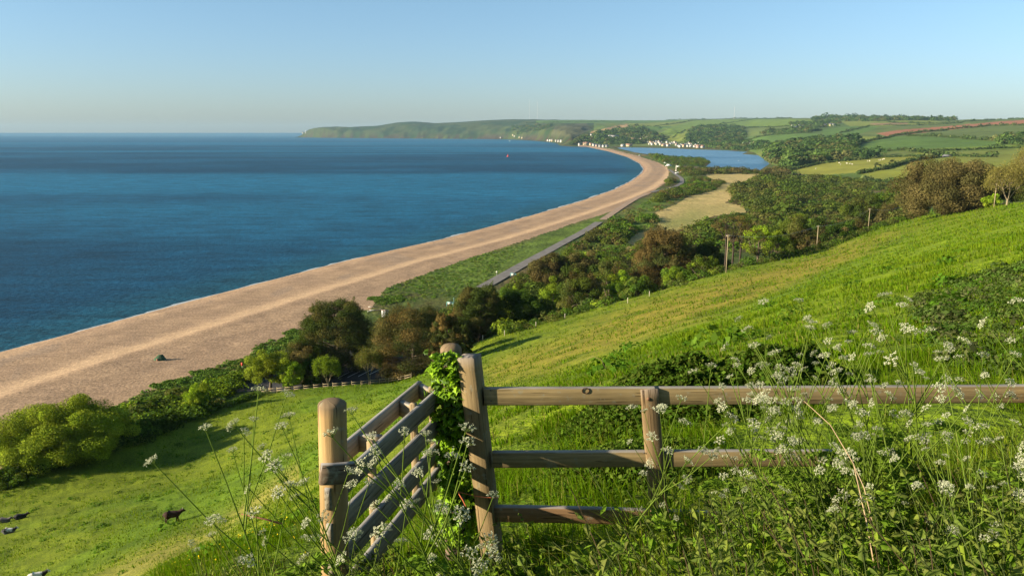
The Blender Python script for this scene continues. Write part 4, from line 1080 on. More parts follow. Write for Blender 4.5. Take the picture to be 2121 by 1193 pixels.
# further out: short tufts, evenly spread as the slope recedes
def tufts(name, label, n, y0, y1, hs, ws, seed, poly=None, cols=GR):
    r = np.random.default_rng(seed)
    m = (cls == 0) & (fY > y0) & (fY < y1) & (fPX > -60) & (fPX < 2180) & (fPY < 1260)
    if poly is not None: m &= inpoly(fPX, fPY, poly)
    X, Y, Z = scatter_pts(m, n, r, True)
    k = fbm(X / 3.0, Y / 3.0, 3, 603); kk = fbm(X / 9, Y / 9, 4, 71)
    keep = (k + 0.5 * kk) > 0.62 + 0.25 * r.random(n)
    X, Y, Z, k = X[keep], Y[keep], Z[keep], k[keep]; n = len(X)
    h = (hs[0] + hs[1] * Y) * (0.5 + r.random(n)) ; w = (ws[0] + ws[1] * Y) * (0.6 + 0.8 * r.random(n))
    # colour follows the turf beneath, with its own scatter
    PXn, PYn = project(X, Y, Z)
    u = X / (Y + 8)
    i = np.clip(((np.log(Y + 8) - vg[0]) / (vg[1] - vg[0]) * (NV - 1)).astype(int), 0, NV - 1); j = np.clip(((u + 0.92) / 1.84 * (NU - 1)).astype(int), 0, NU - 1)
    c = near_c[i, j] * (0.8 + 0.5 * r.random((n, 1)))
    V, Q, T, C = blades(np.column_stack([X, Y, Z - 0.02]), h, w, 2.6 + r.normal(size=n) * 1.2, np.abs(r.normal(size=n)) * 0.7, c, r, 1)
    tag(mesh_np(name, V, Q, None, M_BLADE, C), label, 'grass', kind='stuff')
tufts('grass', 'rough turf over the hillside pasture', 170000, 20, 330, (0.10, 0.0016), (0.012, 0.0013), 611)
# dark weed clumps (docks, thistles) through the fresh grass on the right
def clumps(name, label, cat, poly, n, r0, r1, q, leaf, cols, seed, ymin, ymax, hs=0.7, kind='stuff', pw=0.5):
    return canopy(name, label, cat, poly, n, r0, r1, hs, q, leaf, cols, seed, ymin, ymax, kind=kind, mask=(cls == 0), pw=pw, lift=0.05)
clumps('weeds', 'dark clumps of dock and thistle scattered through the hillside grass', 'weeds', [(1200, 760), (1500, 640), (1750, 540), (2000, 440), (2200, 420), (2200, 800), (1300, 800)], 380, 0.10, 0.42, 60, 0.16, [(0.06, 0.12, 0.015), (0.05, 0.10, 0.012), (0.08, 0.13, 0.02)], 620, 12, 170)
clumps('weeds', 'darker tussocks in the lower pasture near the cows', 'weeds', [(0, 1193), (0, 1030), (400, 890), (800, 800), (950, 800), (700, 960), (400, 1060), (250, 1193)], 260, 0.2, 0.8, 50, 0.16, [(0.06, 0.12, 0.015), (0.07, 0.13, 0.02)], 621, 50, 170, hs=0.35)
clumps('weeds', 'leafy dark green weeds on the near slope left of the gate', 'weeds', [(300, 1193), (520, 1020), (640, 980), (700, 1193)], 260, 0.08, 0.3, 60, 0.16, [(0.07, 0.14, 0.015), (0.06, 0.12, 0.015), (0.09, 0.15, 0.02)], 622, 8, 60)
clumps('nettles', 'purplish dark patch of dead nettle on the slope at the right', 'weeds', [(1880, 640), (1960, 590), (2050, 560), (2200, 540), (2200, 800), (1960, 760), (1920, 700)], 520, 0.08, 0.22, 70, 0.16, [(0.07, 0.10, 0.035), (0.09, 0.095, 0.05), (0.055, 0.10, 0.02), (0.06, 0.09, 0.025), (0.08, 0.11, 0.03)], 623, 6, 22, hs=0.8, pw=0.8)
# buttercups
mB = (cls == 0) & inpoly(fPX, fPY, [(150, 1193), (420, 1040), (560, 1000), (650, 1193)]) & (fY < 75)
X, Y, Z = scatter_pts(mB, 420, r, True)
nb = len(X); P = np.column_stack([X, Y, Z + 0.16])
V, Q, T, C = cards(P, r.normal(size=(nb, 3)) + [0, -0.5, 1], 0.007 + 0.0003 * Y, 0.007 + 0.0003 * Y, (0.75, 0.55, 0.02), r)
tag(mesh_np('buttercups', V, Q, None, M_LEAF, C), 'scattered yellow buttercups in the grass at the lower left', 'flowers', kind='stuff')

# brambles behind the rails
def bramble(label, poly, y0, y1, n, seed, r0=0.10, r1=0.24, hs=1.0, leaf=0.13):
    canopy('bramble', label, 'bramble', poly, n, r0, r1, hs, 120, leaf, [(0.055, 0.10, 0.015), (0.04, 0.075, 0.012), (0.08, 0.12, 0.02), (0.03, 0.055, 0.01)], seed, y0, y1, mask=(cls == 0), lift=0.5)
def mound(label, cx, cy, rx, ry, hgt, n, seed, cols, leaf=0.022, name='bramble', cat='bramble'):
    """dense leafy mound standing on the slope"""
    r = np.random.default_rng(seed)
    X = cx + r.normal(size=n) * rx * 0.5; Y = cy + r.normal(size=n) * ry * 0.5
    e = np.exp(-((X - cx) / rx) ** 2 - ((Y - cy) / ry) ** 2)
    top = hgt * e * (0.6 + 0.7 * fbm(X / 0.3, Y / 0.3, 3, seed))
    Z = H(X, Y) + top * r.random(n) ** 0.35
    P = np.column_stack([X, Y, Z]); N = r.normal(size=(n, 3)) * 0.8 + [-0.2, -0.3, 0.8]
    L = leaf * (0.6 + 0.8 * r.random(n))
    V, Q, T, C = cards(P, N, L, L * 0.68, pal(cols, n, r, 0.2) / 1.2, r)
    g = Geo().add(V, Q, T, C)
    o = g.build(name, M_LEAF)
    # arching stems
    tag(o, label, cat); return o
DKB = [(0.055, 0.10, 0.015), (0.045, 0.08, 0.012), (0.08, 0.125, 0.02), (0.07, 0.09, 0.02)]
mound('dark bramble bush rising just behind the top rail left of centre post', 1.75, 8.6, 0.95, 0.9, 0.62, 26000, 631, DKB, 0.026)
mound('dark bramble mass behind the top rail right of the centre post', 2.75, 8.4, 0.75, 0.8, 0.62, 16000, 632, DKB, 0.026)
mound('low tangled weeds between the rails left of the centre post', 0.95, 6.3, 0.7, 0.8, 0.28, 12000, 633, DKB + [(0.11, 0.15, 0.03)], 0.018, 'weeds', 'weeds')

def gz(x, y): return float(H(x, y)[0])
# ---- nettles: template leaf, then whole plants, then a bed of them
LT = np.array([[0, 0, 0], [0.18, 0.22, -0.02], [0.30, 0.30, -0.05], [0.42, 0.24, -0.06], [0.52, 0.27, -0.08], [0.64, 0.18, -0.11], [0.74, 0.17, -0.14], [0.86, 0.07, -0.19], [1.0, 0, -0.27]])
LV = np.concatenate([LT, LT[1:-1] * [1, -1, 1], [[0.3, 0, 0.03], [0.62, 0, -0.04]]])
LTt = []
up_ = list(range(0, 9)); dn_ = [0] + list(range(9, 16)) + [8]
mid_ = [0, 16, 17, 8]
for side in (up_, dn_):
    for a_, b_ in zip(side[:-1], side[1:]):
        xm = (LV[a_][0] + LV[b_][0]) / 2
        LTt.append([a_, b_, 16 if xm < 0.48 else 17])
    LTt.append([side[3], 17, 16])
LTt = np.array(LTt)
M_NET = leaf_mat('nettle_leaf', 0.5, (1.15, 1.25, 0.55))
def nettle_arrays(r, hgt, lean_az, lean, cols, n_nodes=8, leafL=0.07):
    g = Geo()
    t = np.linspace(0, 1, 7)
    S = np.column_stack([np.cos(lean_az) * lean * hgt * t ** 1.6, np.sin(lean_az) * lean * hgt * t ** 1.6, hgt * t * (1 - 0.12 * lean)])
    g.add(*tube(S, 0.0032 * (1.15 - t * 0.7), 4, (0.10, 0.13, 0.04) if r.random() < 0.8 else (0.12, 0.085, 0.05)))
    az0 = r.random() * 3.14
    P, A, TI, SZ, CC = [], [], [], [], []
    for k in range(n_nodes):
        f = 0.30 + 0.70 * (k + 0.6) / n_nodes
        p = np.array([np.interp(f, t, S[:, c]) for c in range(3)])
        for sgn in (0, PI):
            P.append(p); A.append(az0 + (k % 2) * PI / 2 + sgn + r.normal() * 0.3)
            TI.append(-0.25 - 0.5 * (1 - f) + r.normal() * 0.45 + (0.35 if f > 0.92 else 0))
            SZ.append(leafL * (1.1 - 0.65 * max(0, f - 0.45) / 0.55) * (0.8 + 0.4 * r.random()))
            c = pal(cols, 1, r, 0.12)[0] / 1.3
            if f > 0.88: c = c * 0.6 + np.array((0.10, 0.085, 0.045)) * 0.5
            CC.append(c)
    P, A, TI, SZ, CC = map(np.array, (P, A, TI, SZ, CC))
    P = P + np.column_stack([np.cos(A), np.sin(A), 0 * A]) * 0.012
    g.add(*inst(LV, None, LTt, frames(A, TI, r.normal(size=len(A)) * 0.6), P, SZ, CC))
    return g
NET = [(0.25, 0.35, 0.05), (0.20, 0.31, 0.04), (0.30, 0.37, 0.06), (0.28, 0.32, 0.08), (0.15, 0.24, 0.03)]
def ntop(x, y, seedv):
    px = CX + FPX * x / (y * cp_ + 0.3)
    return 60 - np.interp(px, [450, 700, 900, 1000, 1350, 1430, 1700, 1900, 2121], [0.50, 0.55, 0.545, 0.53, 0.54, 0.48, 0.46, 0.44, 0.42]) * y
def nettle_bed(label, spots, seed, hr, leafL=0.07):
    r = np.random.default_rng(seed); G_ = Geo()
    for (x, y) in spots:
        hh_ = float(np.clip((ntop(x, y, 0) - gz(x, y)) * (0.62 + 0.42 * r.random()), hr[0], hr[1]))
        g = nettle_arrays(r, hh_, 2.7 + r.normal() * 0.8, 0.12 + 0.3 * abs(r.normal()), NET, r.integers(7, 12), leafL * (0.8 + 0.4 * r.random()))
        V, Q, T, C = g.arrays()
        G_.add(V + [x, y, float(H(x, y)[0]) - 0.02], Q, T, C)
    V, Q, T, C = G_.arrays()
    tag(mesh_np('nettles', V, Q, T, M_NET, C), label, 'nettles', kind='stuff')
def spots(n, xr, yr, seed, f=None):
    r = np.random.default_rng(seed); out = []
    while len(out) < n:
        y = yr[0] + (yr[1] - yr[0]) * r.random(); x = (xr[0] + (xr[1] - xr[0]) * r.random()) * (y + 0.3)
        if f is None or f(x, y): out.append((x, y))
    return out
nettle_bed('thick bed of stinging nettles filling the lower right corner', spots(820, (0.16, 1.08), (1.5, 4.0), 641, lambda x, y: x / y > 0.19), 642, (0.15, 0.85), 0.078)
nettle_bed('shaded nettles along the bottom edge in front of the gate and fence', spots(330, (-0.24, 0.24), (1.7, 3.8), 643), 644, (0.12, 0.6), 0.06)
nettle_bed('nettles and cleavers at the bottom left around the round post', spots(300, (-0.37, -0.12), (1.9, 3.3), 645), 646, (0.15, 0.62), 0.055)

# ---- cow parsley plants, each a thing of its own
M_PET = leaf_mat('petals', 0.25, (1.0, 1.0, 0.9))
def umbel(g, p, d, Rr, r):
    """one compound flower head: rays carrying small clusters of white florets"""
    d = d / np.linalg.norm(d)
    a = np.cross(d, [0.3, 0.2, 0.9]); a /= np.linalg.norm(a); b = np.cross(d, a)
    n = r.integers(9, 14)
    for k in range(n):
        th = k * 2.4 + r.random() * 0.4; fr = math.sqrt((k + 0.5) / n)
        e = p + (a * math.cos(th) + b * math.sin(th)) * Rr * fr + d * Rr * (0.95 - 0.35 * fr)
        g[0].add(*tube([p, e], [0.0007, 0.0005], 3, (0.13, 0.19, 0.04)))
        m = 16
        q = e + r.normal(size=(m, 3)) * Rr * 0.11
        L = Rr * 0.085 * (0.7 + 0.6 * r.random(m))
        g[1].add(*cards(q, d + r.normal(size=(m, 3)) * 0.5, L, L * 0.9, np.array((0.47, 0.48, 0.32)) * (0.8 + 0.2 * r.random((m, 1))), r))
def parsley(seed, hgt, lean_az, lean, nheads, spread=0.3, Rr=0.024):
    """returns meshes: stem, list of flower heads, leaves"""
    r = np.random.default_rng(seed)
    st = Geo(); lfs = []; heads = []
    t = np.linspace(0, 1, 8)
    la = np.array([math.cos(lean_az), math.sin(lean_az)])
    S = np.column_stack([la[0] * lean * hgt * t ** 1.5, la[1] * lean * hgt * t ** 1.5, hgt * t * (1 - 0.15 * lean)])
    SC = (0.13, 0.19, 0.03)
    st.add(*tube(S, 0.0037 * (1.2 - 0.85 * t), 5, SC))
    for k in range(nheads):
        f = 1.0 if k == 0 else 0.42 + 0.5 * r.random()
        p = np.array([np.interp(f, t, S[:, c]) for c in range(3)])
        if k == 0: e = p; d = np.array([la[0] * lean, la[1] * lean, 1.0])
        else:
            az = r.random() * 6.28; L = spread * hgt * (0.5 + 0.6 * r.random())
            d = np.array([math.cos(az) * 0.55 + la[0] * lean * 0.8, math.sin(az) * 0.55 + la[1] * lean * 0.8, 0.95]); d /= np.linalg.norm(d)
            m_ = p + d * L * 0.5 + [0, 0, -0.012]
            e = p + d * L
            st.add(*tube([p, m_, e], [0.0022, 0.0018, 0.0013], 4, SC))
        g = (Geo(), Geo()); umbel(g, e, d + r.normal(size=3) * 0.2, Rr * (0.75 + 0.5 * r.random()), r)
        hg = Geo()
        for q in g:
            V, Q, T, C = q.arrays(); hg.add(V, Q, T, C)
        heads.append(hg)
    # ferny leaves: a midrib with pinnate leaflets
    for k in range(5):
        lf = Geo(); lfs.append(lf)
        f = 0.12 + 0.55 * k / 5; p = np.array([np.interp(f, t, S[:, c]) for c in range(3)])
        az = r.random() * 6.28; L = 0.22 * hgt * (1.1 - 0.6 * f)
        m = 15; s = np.linspace(0.25, 1, m)
        rib = p + np.column_stack([np.cos(az) * L * s, np.sin(az) * L * s, L * (0.5 * s - 0.45 * s ** 2)])
        lf.add(*tube(rib[::2], 0.0012, 3, SC))
        PP, AA, SS = [], [], []
        for i in range(m):
            for sg in (-1, 1):
                n2 = 4; l2 = L * 0.42 * (1.05 - s[i])
                for j in range(n2):
                    a2 = az + sg * 1.05
                    PP.append(rib[i] + np.array([math.cos(a2), math.sin(a2), -0.05]) * l2 * (j + 0.6) / n2 + r.normal(size=3) * 0.003); SS.append(0.013 * (0.7 + 0.6 * r.random()))
        PP = np.array(PP); SS = np.array(SS)
        lf.add(*cards(PP, r.normal(size=PP.shape) * 0.35 + [0, 0, 1], SS, SS * 0.5, pal([(0.17, 0.25, 0.035), (0.14, 0.22, 0.03)], len(PP), r) / 1.2, r))
    return st, heads, lfs
def place_parsley(kit, loc, rz, sc, label, group=None, first=None):
    """kit: meshes of a stem, leaves and flower heads, shared between plants"""
    root = empty('cow_parsley', loc, rz); root.scale = (sc, sc, sc)
    tag(root, label, 'wild flower', group)
    for nm, me in kit:
        o = bpy.data.objects.new(nm, me); scene.collection.objects.link(o); o.parent = root
    return root
def make_kit(*a, **k):
    st, heads, lf = parsley(*a, **k); out = []
    def md(nm, g, mat):
        V, Q, T, C = g.arrays(); o = mesh_np(nm, V, Q, T, mat, C); me = o.data; bpy.data.objects.remove(o); out.append((nm, me))
    md('stem', st, M_LEAF); [md('leaf', q, M_LEAF) for q in lf]
    for h in heads: md('flower_head', h, M_PET)
    return out
KITS = [make_kit(700 + i, 1.0, 2.9 + 0.35 * (i % 3), 0.22 + 0.14 * (i % 3), 6 + i % 3, 0.36, 0.019) for i in range(8)]
def gz(x, y): return float(H(x, y)[0])
# aim each plant so that its top flower lands where the photograph has one
def plant_to(px, py, Y, kit, rz, label, group=None):
    X, _, Z = at_Y(px, py, Y); X = float(X); Z = float(Z)
    st = kit[0][1]; n = len(st.vertices)
    co = np.array([v.co[:] for v in st.vertices]); k = co[:, 2].argmax(); tip = co[k]
    # solve the ground height and the scale together
    c, s_ = math.cos(rz), math.sin(rz)
    sc = 0.8
    for _ in range(6):
        ox = X - (tip[0] * c - tip[1] * s_) * sc; oy = Y - (tip[0] * s_ + tip[1] * c) * sc
        sc = max(0.25, (Z - gz(ox, oy)) / tip[2])
    return place_parsley(kit, (ox, oy, gz(ox, oy)), rz, sc, label, group)
LEFTP = [(535, 815, 2.75, 'cow parsley with the highest white flowers far left of the round post'), (592, 822, 2.6, 'cow parsley rising just left of the round post'),
         (490, 885, 2.5, 'cow parsley leaning out to the left over the pasture'), (600, 868, 2.7, 'tall cow parsley with several heads beside the round post'),
         (545, 930, 2.55, 'lower cow parsley with heads below the leaning one'), (730, 858, 2.5, 'cow parsley in front of the gate planks near the round post'),
         (838, 900, 2.7, 'small cow parsley against the middle of the gate'), (760, 965, 2.3, 'cow parsley with greyish heads low in front of the gate'),
         (905, 1003, 2.9, 'cow parsley with flat white head by the foot of the ivy'), (455, 1080, 2.4, 'lowest cow parsley at the far left of the clump'),
         (865, 1045, 2.6, 'short cow parsley before the bottom gate plank'), (600, 1010, 2.2, 'cow parsley with pale heads low left of the round post'),
         (640, 1085, 2.1, 'cow parsley at the bottom edge left of the round post'), (690, 905, 2.2, 'cow parsley in front of the top of the round post')]
for i, (px, py, Y, lb) in enumerate(LEFTP):
    plant_to(px, py, Y, KITS[(i * 3) % 8], [0.1, -0.3, 0.5, 0.9, -0.7][i % 5], lb)
r = np.random.default_rng(720)
RIGHTP = [(1585, 632, 3.6), (1655, 628, 3.7), (1535, 665, 3.5), (1832, 618, 3.4), (1808, 640, 3.5), (1876, 625, 3.6), (2112, 632, 3.0), (1510, 722, 3.4), (1475, 765, 3.2), (1440, 775, 3.2), (1595, 702, 3.8),
          (1680, 685, 3.6), (1720, 678, 3.9), (1800, 676, 3.5), (1930, 690, 3.4), (2050, 672, 3.2), (1410, 830, 3.3), (1525, 750, 3.3), (1560, 770, 3.6), (1640, 760, 3.4), (1690, 735, 3.9), (1745, 745, 3.6), (1795, 740, 3.3),
          (1850, 745, 3.1), (1900, 760, 3.4), (1985, 745, 3.0), (2040, 780, 3.2), (2095, 740, 2.8), (1500, 845, 3.0), (1580, 850, 3.2), (1620, 800, 3.4), (1665, 840, 3.0), (1720, 800, 3.3), (1730, 855, 2.9), (1780, 905, 2.9),
          (1840, 820, 3.0), (1880, 860, 2.8), (1950, 830, 2.7), (1960, 905, 2.6), (2010, 850, 2.9), (2045, 920, 2.4), (2100, 880, 2.5), (2118, 960, 2.3), (1375, 935, 3.4), (1490, 935, 3.2), (1545, 940, 3.1), (1500, 990, 2.9), (1620, 885, 3.1)]
GL = ['white cow parsley standing tall above the top rail on the right', 'white cow parsley crossing the top rail on the right', 'white cow parsley below the top rail among the nettles']
for i, (px, py, Y) in enumerate(RIGHTP):
    k = 0 if py < 720 else (1 if py < 830 else 2)
    plant_to(px + r.normal() * 3, py, Y, KITS[(i * 5 + 2) % 8], r.normal() * 0.9, GL[k], GL[k].replace('white cow parsley', 'cow parsley plants'))

# dead pale stalks
def stalk(label, pts, Yv, rad, col, name='dead_stalk'):
    P = [np.array(at_Y(px, py, y), float) for (px, py), y in zip(pts, Yv)]
    g = Geo().add(*tube(P, np.linspace(rad, rad * 0.45, len(P)), 5, col, True))
    tag(g.build(name, M_BARK, loc=P[0]), label, 'stalk')
stalk('long pale dead stalk leaning left across the nettles', [(1815, 1193), (1795, 1080), (1768, 960), (1720, 880), (1665, 830)], [2.3, 2.5, 2.7, 2.8, 2.9], 0.0026, (0.34, 0.24, 0.14))
stalk('second pale dead stalk close beside the long one', [(1808, 1085), (1790, 1010), (1765, 955)], [2.4, 2.5, 2.6], 0.0022, (0.34, 0.25, 0.15))
stalk('thin straw stalk arching above the top rail', [(1255, 765), (1246, 745), (1228, 738), (1202, 748)], [6.5, 6.5, 6.5, 6.5], 0.003, (0.32, 0.26, 0.13))
stalk('reddish brown dead stem poking out at the lower left', [(585, 1085), (550, 1075), (500, 1064)], [3.6, 3.6, 3.6], 0.006, (0.25, 0.11, 0.07))

# =================================================================== fence, gate, ivy
def wood_mat(name, tint=(1, 1, 1)):
    m, nt, out = new_mat(name)
    at = nt.nodes.new('ShaderNodeAttribute'); at.attribute_name = 'col'
    uvn = nt.nodes.new('ShaderNodeAttribute'); uvn.attribute_name = 'grain'
    mp = nt.nodes.new('ShaderNodeMapping'); mp.inputs['Scale'].default_value = (1.2, 26, 26)
    nt.links.new(uvn.outputs['Vector'], mp.inputs['Vector'])
    n = noise_node(nt, 2.0, 6, mp.outputs[0], 0.65)
    c = mulcol(nt, at.outputs['Color'], n.outputs['Fac'], 0.72, 1.2, tint, tint)
    mp2 = nt.nodes.new('ShaderNodeMapping'); mp2.inputs['Scale'].default_value = (0.9, 7, 7)
    nt.links.new(uvn.outputs['Vector'], mp2.inputs['Vector'])
    wv = nt.nodes.new('ShaderNodeTexWave'); wv.wave_type = 'BANDS'; wv.bands_direction = 'Z'; wv.inputs['Scale'].default_value = 1.6; wv.inputs['Distortion'].default_value = 7; wv.inputs['Detail'].default_value = 3; wv.inputs['Detail Scale'].default_value = 0.6
    nt.links.new(mp2.outputs[0], wv.inputs['Vector'])
    c = mulcol(nt, c, wv.outputs['Fac'], 0.9, 1.05)
    n3 = noise_node(nt, 3.0, 3, uvn.outputs['Vector'])
    c = mulcol(nt, c, n3.outputs['Fac'], 0.8, 1.15)
    # drying cracks along the grain and pale lichen
    mp3 = nt.nodes.new('ShaderNodeMapping'); mp3.inputs['Scale'].default_value = (2.2, 60, 60); nt.links.new(uvn.outputs['Vector'], mp3.inputs['Vector'])
    nc = noise_node(nt, 1.6, 2, mp3.outputs[0], 0.5)
    rc = nt.nodes.new('ShaderNodeValToRGB'); rc.color_ramp.elements[0].position = 0.33; rc.color_ramp.elements[0].color = (0.25, 0.22, 0.2, 1); rc.color_ramp.elements[1].position = 0.37; rc.color_ramp.elements[1].color = (1, 1, 1, 1)
    nt.links.new(nc.outputs['Fac'], rc.inputs[0])
    m4 = nt.nodes.new('ShaderNodeMix'); m4.data_type = 'RGBA'; m4.blend_type = 'MULTIPLY'; m4.inputs[0].default_value = 0.9
    nt.links.new(c, m4.inputs[6]); nt.links.new(rc.outputs[0], m4.inputs[7])
    nl = noise_node(nt, 14.0, 5, uvn.outputs['Vector'], 0.7)
    rl = nt.nodes.new('ShaderNodeValToRGB'); rl.color_ramp.elements[0].position = 0.58; rl.color_ramp.elements[0].color = (0, 0, 0, 1); rl.color_ramp.elements[1].position = 0.68; rl.color_ramp.elements[1].color = (0.6, 0.6, 0.6, 1)
    nt.links.new(nl.outputs['Fac'], rl.inputs[0])
    m5 = nt.nodes.new('ShaderNodeMix'); m5.data_type = 'RGBA'; nt.links.new(rl.outputs[0], m5.inputs[0])
    nt.links.new(m4.outputs[2], m5.inputs[6]); m5.inputs[7].default_value = (0.23, 0.23, 0.17, 1); c = m5.outputs[2]
    b = nt.nodes.new('ShaderNodeBsdfPrincipled'); b.inputs['Roughness'].default_value = 0.9; b.inputs['Specular IOR Level'].default_value = 0.15
    nt.links.new(c, b.inputs['Base Color'])
    bp = nt.nodes.new('ShaderNodeBump'); bp.inputs['Strength'].default_value = 0.6; bp.inputs['Distance'].default_value = 0.004
    nt.links.new(n.outputs['Fac'], bp.inputs['Height']); nt.links.new(bp.outputs[0], b.inputs['Normal'])
    nt.links.new(b.outputs[0], out.inputs['Surface'])
    return m
M_WOOD = wood_mat('weathered_wood')
def plank(name, a, b, w, h, up, col, parent, seed=0, bev=0.004, top=None):
    """sawn timber from a to b with softened edges, a little uneven, and grain along it"""
    a = np.asarray(a, float); b = np.asarray(b, float); d = b - a; L = np.linalg.norm(d); d = d / L
    s = np.cross(d, up); s /= np.linalg.norm(s); u = np.cross(s, d)
    n = max(4, int(L / 0.06)); r = np.random.default_rng(seed)
    prof = []
    for (sx, sy) in ((1, -1), (1, 1), (-1, 1), (-1, -1)):
        for (px, py) in (((w / 2 - bev), h / 2), (w / 2, (h / 2 - bev))) if sx * sy < 0 else ((w / 2, (h / 2 - bev)), ((w / 2 - bev), h / 2)):
            prof.append((sx * px, sy * py))
    prof = np.array(prof); m = len(prof)
    t = np.linspace(0, L, n)
    wob = 1 + 0.02 * (vnoise(t * 6 + seed, t * 0, seed) - 0.5)
    bend = 0.004 * np.sin(t / max(L, .1) * 3 + seed)
    V = a + d * t[:, None, None] + s * (prof[None, :, 0:1] * wob[:, None, None]) + u * (prof[None, :, 1:2] * wob[:, None, None] + bend[:, None, None])
    G_ = np.stack([np.repeat(t[:, None], m, 1) + seed * 3.7, np.repeat(prof[None, :, 0], n, 0) + seed, np.repeat(prof[None, :, 1], n, 0) + seed * 1.3], -1).reshape(-1, 3)
    V = V.reshape(-1, 3)
    i = np.arange(n - 1)[:, None] * m; j = np.arange(m)[None]; k = (j + 1) % m
    Q = np.stack([i + j, i + k, i + m + k, i + m + j], -1).reshape(-1, 4)
    c0, c1 = a, b
    V = np.concatenate([V, [c0, c1]]); G_ = np.concatenate([G_, [[seed * 3.7, seed, seed * 1.3], [L + seed * 3.7, seed, seed * 1.3]]])
    T = np.concatenate([np.stack([np.full(m, n * m), k[0], j[0]], 1), np.stack([np.full(m, n * m + 1), (n - 1) * m + j[0], (n - 1) * m + k[0]], 1)])
    C = np.tile(np.asarray(col, float), (len(V), 1)) * (0.92 + 0.16 * r.random())
    # upper edges weather grey
    hz = np.concatenate([np.repeat(prof[None, :, 1], n, 0).ravel(), [0, 0]])
    g = (hz > h / 2 - 1e-6) & (abs(u[2]) > 0.7)
    C[g] = C[g] * 0.3 + np.array((0.30, 0.29, 0.28)) * 0.7
    if top is not None: C[-1] = top; C[(n - 1) * m:n * m] = np.asarray(top) * 0.5 + C[(n - 1) * m:n * m] * 0.5
    o = mesh_np(name, V - (np.array(parent.location) if parent else 0), Q, T, M_WOOD, C, parent)
    at = o.data.attributes.new('grain', 'FLOAT_VECTOR', 'POINT'); at.data.foreach_set('vector', G_.astype(np.float32).ravel())
    bm_fix(o)
    return o
import bmesh
def bm_fix(o):
    bm = bmesh.new(); bm.from_mesh(o.data); bmesh.ops.recalc_face_normals(bm, faces=bm.faces); bm.to_mesh(o.data); bm.free()
def round_post(name, base, top, rad, col, parent, seed=0, dome=0.02, sides=28):
    base = np.asarray(base, float); top = np.asarray(top, float); d = top - base; L = np.linalg.norm(d)
    t = np.concatenate([np.linspace(0, 1, 24), [1.0 + dome * 0.4 / L, 1.0 + dome * 0.8 / L, 1.0 + dome / L]])
    rr = np.concatenate([np.full(24, 1.0), [0.93, 0.7, 0.3]]) * rad
    V, Q, T, C = tube(base + d * t[:, None], rr, sides, col, True)
    th = np.arctan2(V[:, 1] - base[1], V[:, 0] - base[0])
    V = V + (np.stack([np.cos(th), np.sin(th), 0 * th], -1)) * 0.002 * (vnoise(th * 3 + 9, V[:, 2] * 4, seed) - 0.5)[:, None]
    Cc = np.tile(np.asarray(col, float), (len(V), 1))
    up = (V - base) @ (d / L) > L - 0.006
    Cc[up] = (0.20, 0.14, 0.08)
    o = mesh_np(name, V - (np.array(parent.location) if parent else 0), Q, T, M_WOOD, Cc, parent, True)
    G_ = np.column_stack([V[:, 2] - base[2], th * rad * 0.9, th * 0 + seed])
    at = o.data.attributes.new('grain', 'FLOAT_VECTOR', 'POINT'); at.data.foreach_set('vector', G_.astype(np.float32).ravel())
    bm_fix(o)
    return o
def A(px, py, Y): return np.array([float(v) for v in at_Y(px, py, Y)])
WARM = (0.28, 0.19, 0.09); GREYW = (0.20, 0.168, 0.115); MIDW = (0.21, 0.15, 0.072)
YF = 4.25
fence = empty('wooden_fence', (1.2, YF, gz(1.2, YF)))
tag(fence, 'weathered three rail wooden fence on the right of the gate', 'fence')
# leaning squared post
tp = A(972, 737, YF + 0.028); bt = A(1020, 1150, YF + 0.028)
plank('post', bt, tp, 0.105, 0.105, (0.34, 0.94, 0), MIDW, fence, 1, 0.006, (0.22, 0.20, 0.19))
# centre post, in front of the rails
tp = A(1344, 803, YF + 0.008); bt = A(1372, 1150, YF + 0.008)
plank('post', bt, tp, 0.10, 0.06, (0.05, 1, 0), (0.205, 0.138, 0.068), fence, 2, 0.005, (0.24, 0.2, 0.17))
# far right post behind the flowers
plank('post', A(2165, 1100, YF - 0.06), A(2150, 800, YF - 0.06), 0.10, 0.06, (0.02, 1, 0), MIDW, fence, 3)
plank('post', A(2690, 1100, YF + 0.008), A(2680, 798, YF + 0.008), 0.10, 0.06, (0.02, 1, 0), MIDW, fence, 8)
def rail(p0, p1, h, seed, col=(0.235, 0.172, 0.08), Y0=YF + 0.01, Y1=YF + 0.01):
    a = A(p0[0], p0[1], Y0); b = A(p1[0], p1[1], Y1)
    return plank('rail', a, b, 0.042, h, (0, 0, 1), col, fence, seed)
rail((1003, 819), (2700, 812), 0.098, 4)
rail((1020, 949), (1722, 949), 0.092, 5)
rail((1022, 1062), (1352, 1071), 0.092, 6, (0.235, 0.14, 0.07))
rail((1366, 1071), (1560, 1078), 0.088, 7, (0.28, 0.19, 0.11))
# bolt head and knot
bh = A(1343, 826, YF - 0.024)
g = Geo(); g.add(*tube([bh, bh + [0, -0.006, 0], bh + [0, -0.009, 0]], [0.011, 0.010, 0.004], 10, (0.16, 0.08, 0.04), True))
g.build('bolt', plain_mat('rust', 0.7, 0.4), fence).data.transform(Matrix.Translation(-fence.location))
kn = A(1213, 809, YF - 0.0135); th = np.linspace(0, 2 * PI, 18)
g = Geo(); g.add(*tube(np.column_stack([kn[0] + 0.020 * np.cos(th), kn[1] + 0 * th, kn[2] + 0.016 * np.sin(th)]), 0.0022, 4, (0.09, 0.05, 0.03)))
g.build('knot', M_BARK, fence).data.transform(Matrix.Translation(-fence.location))

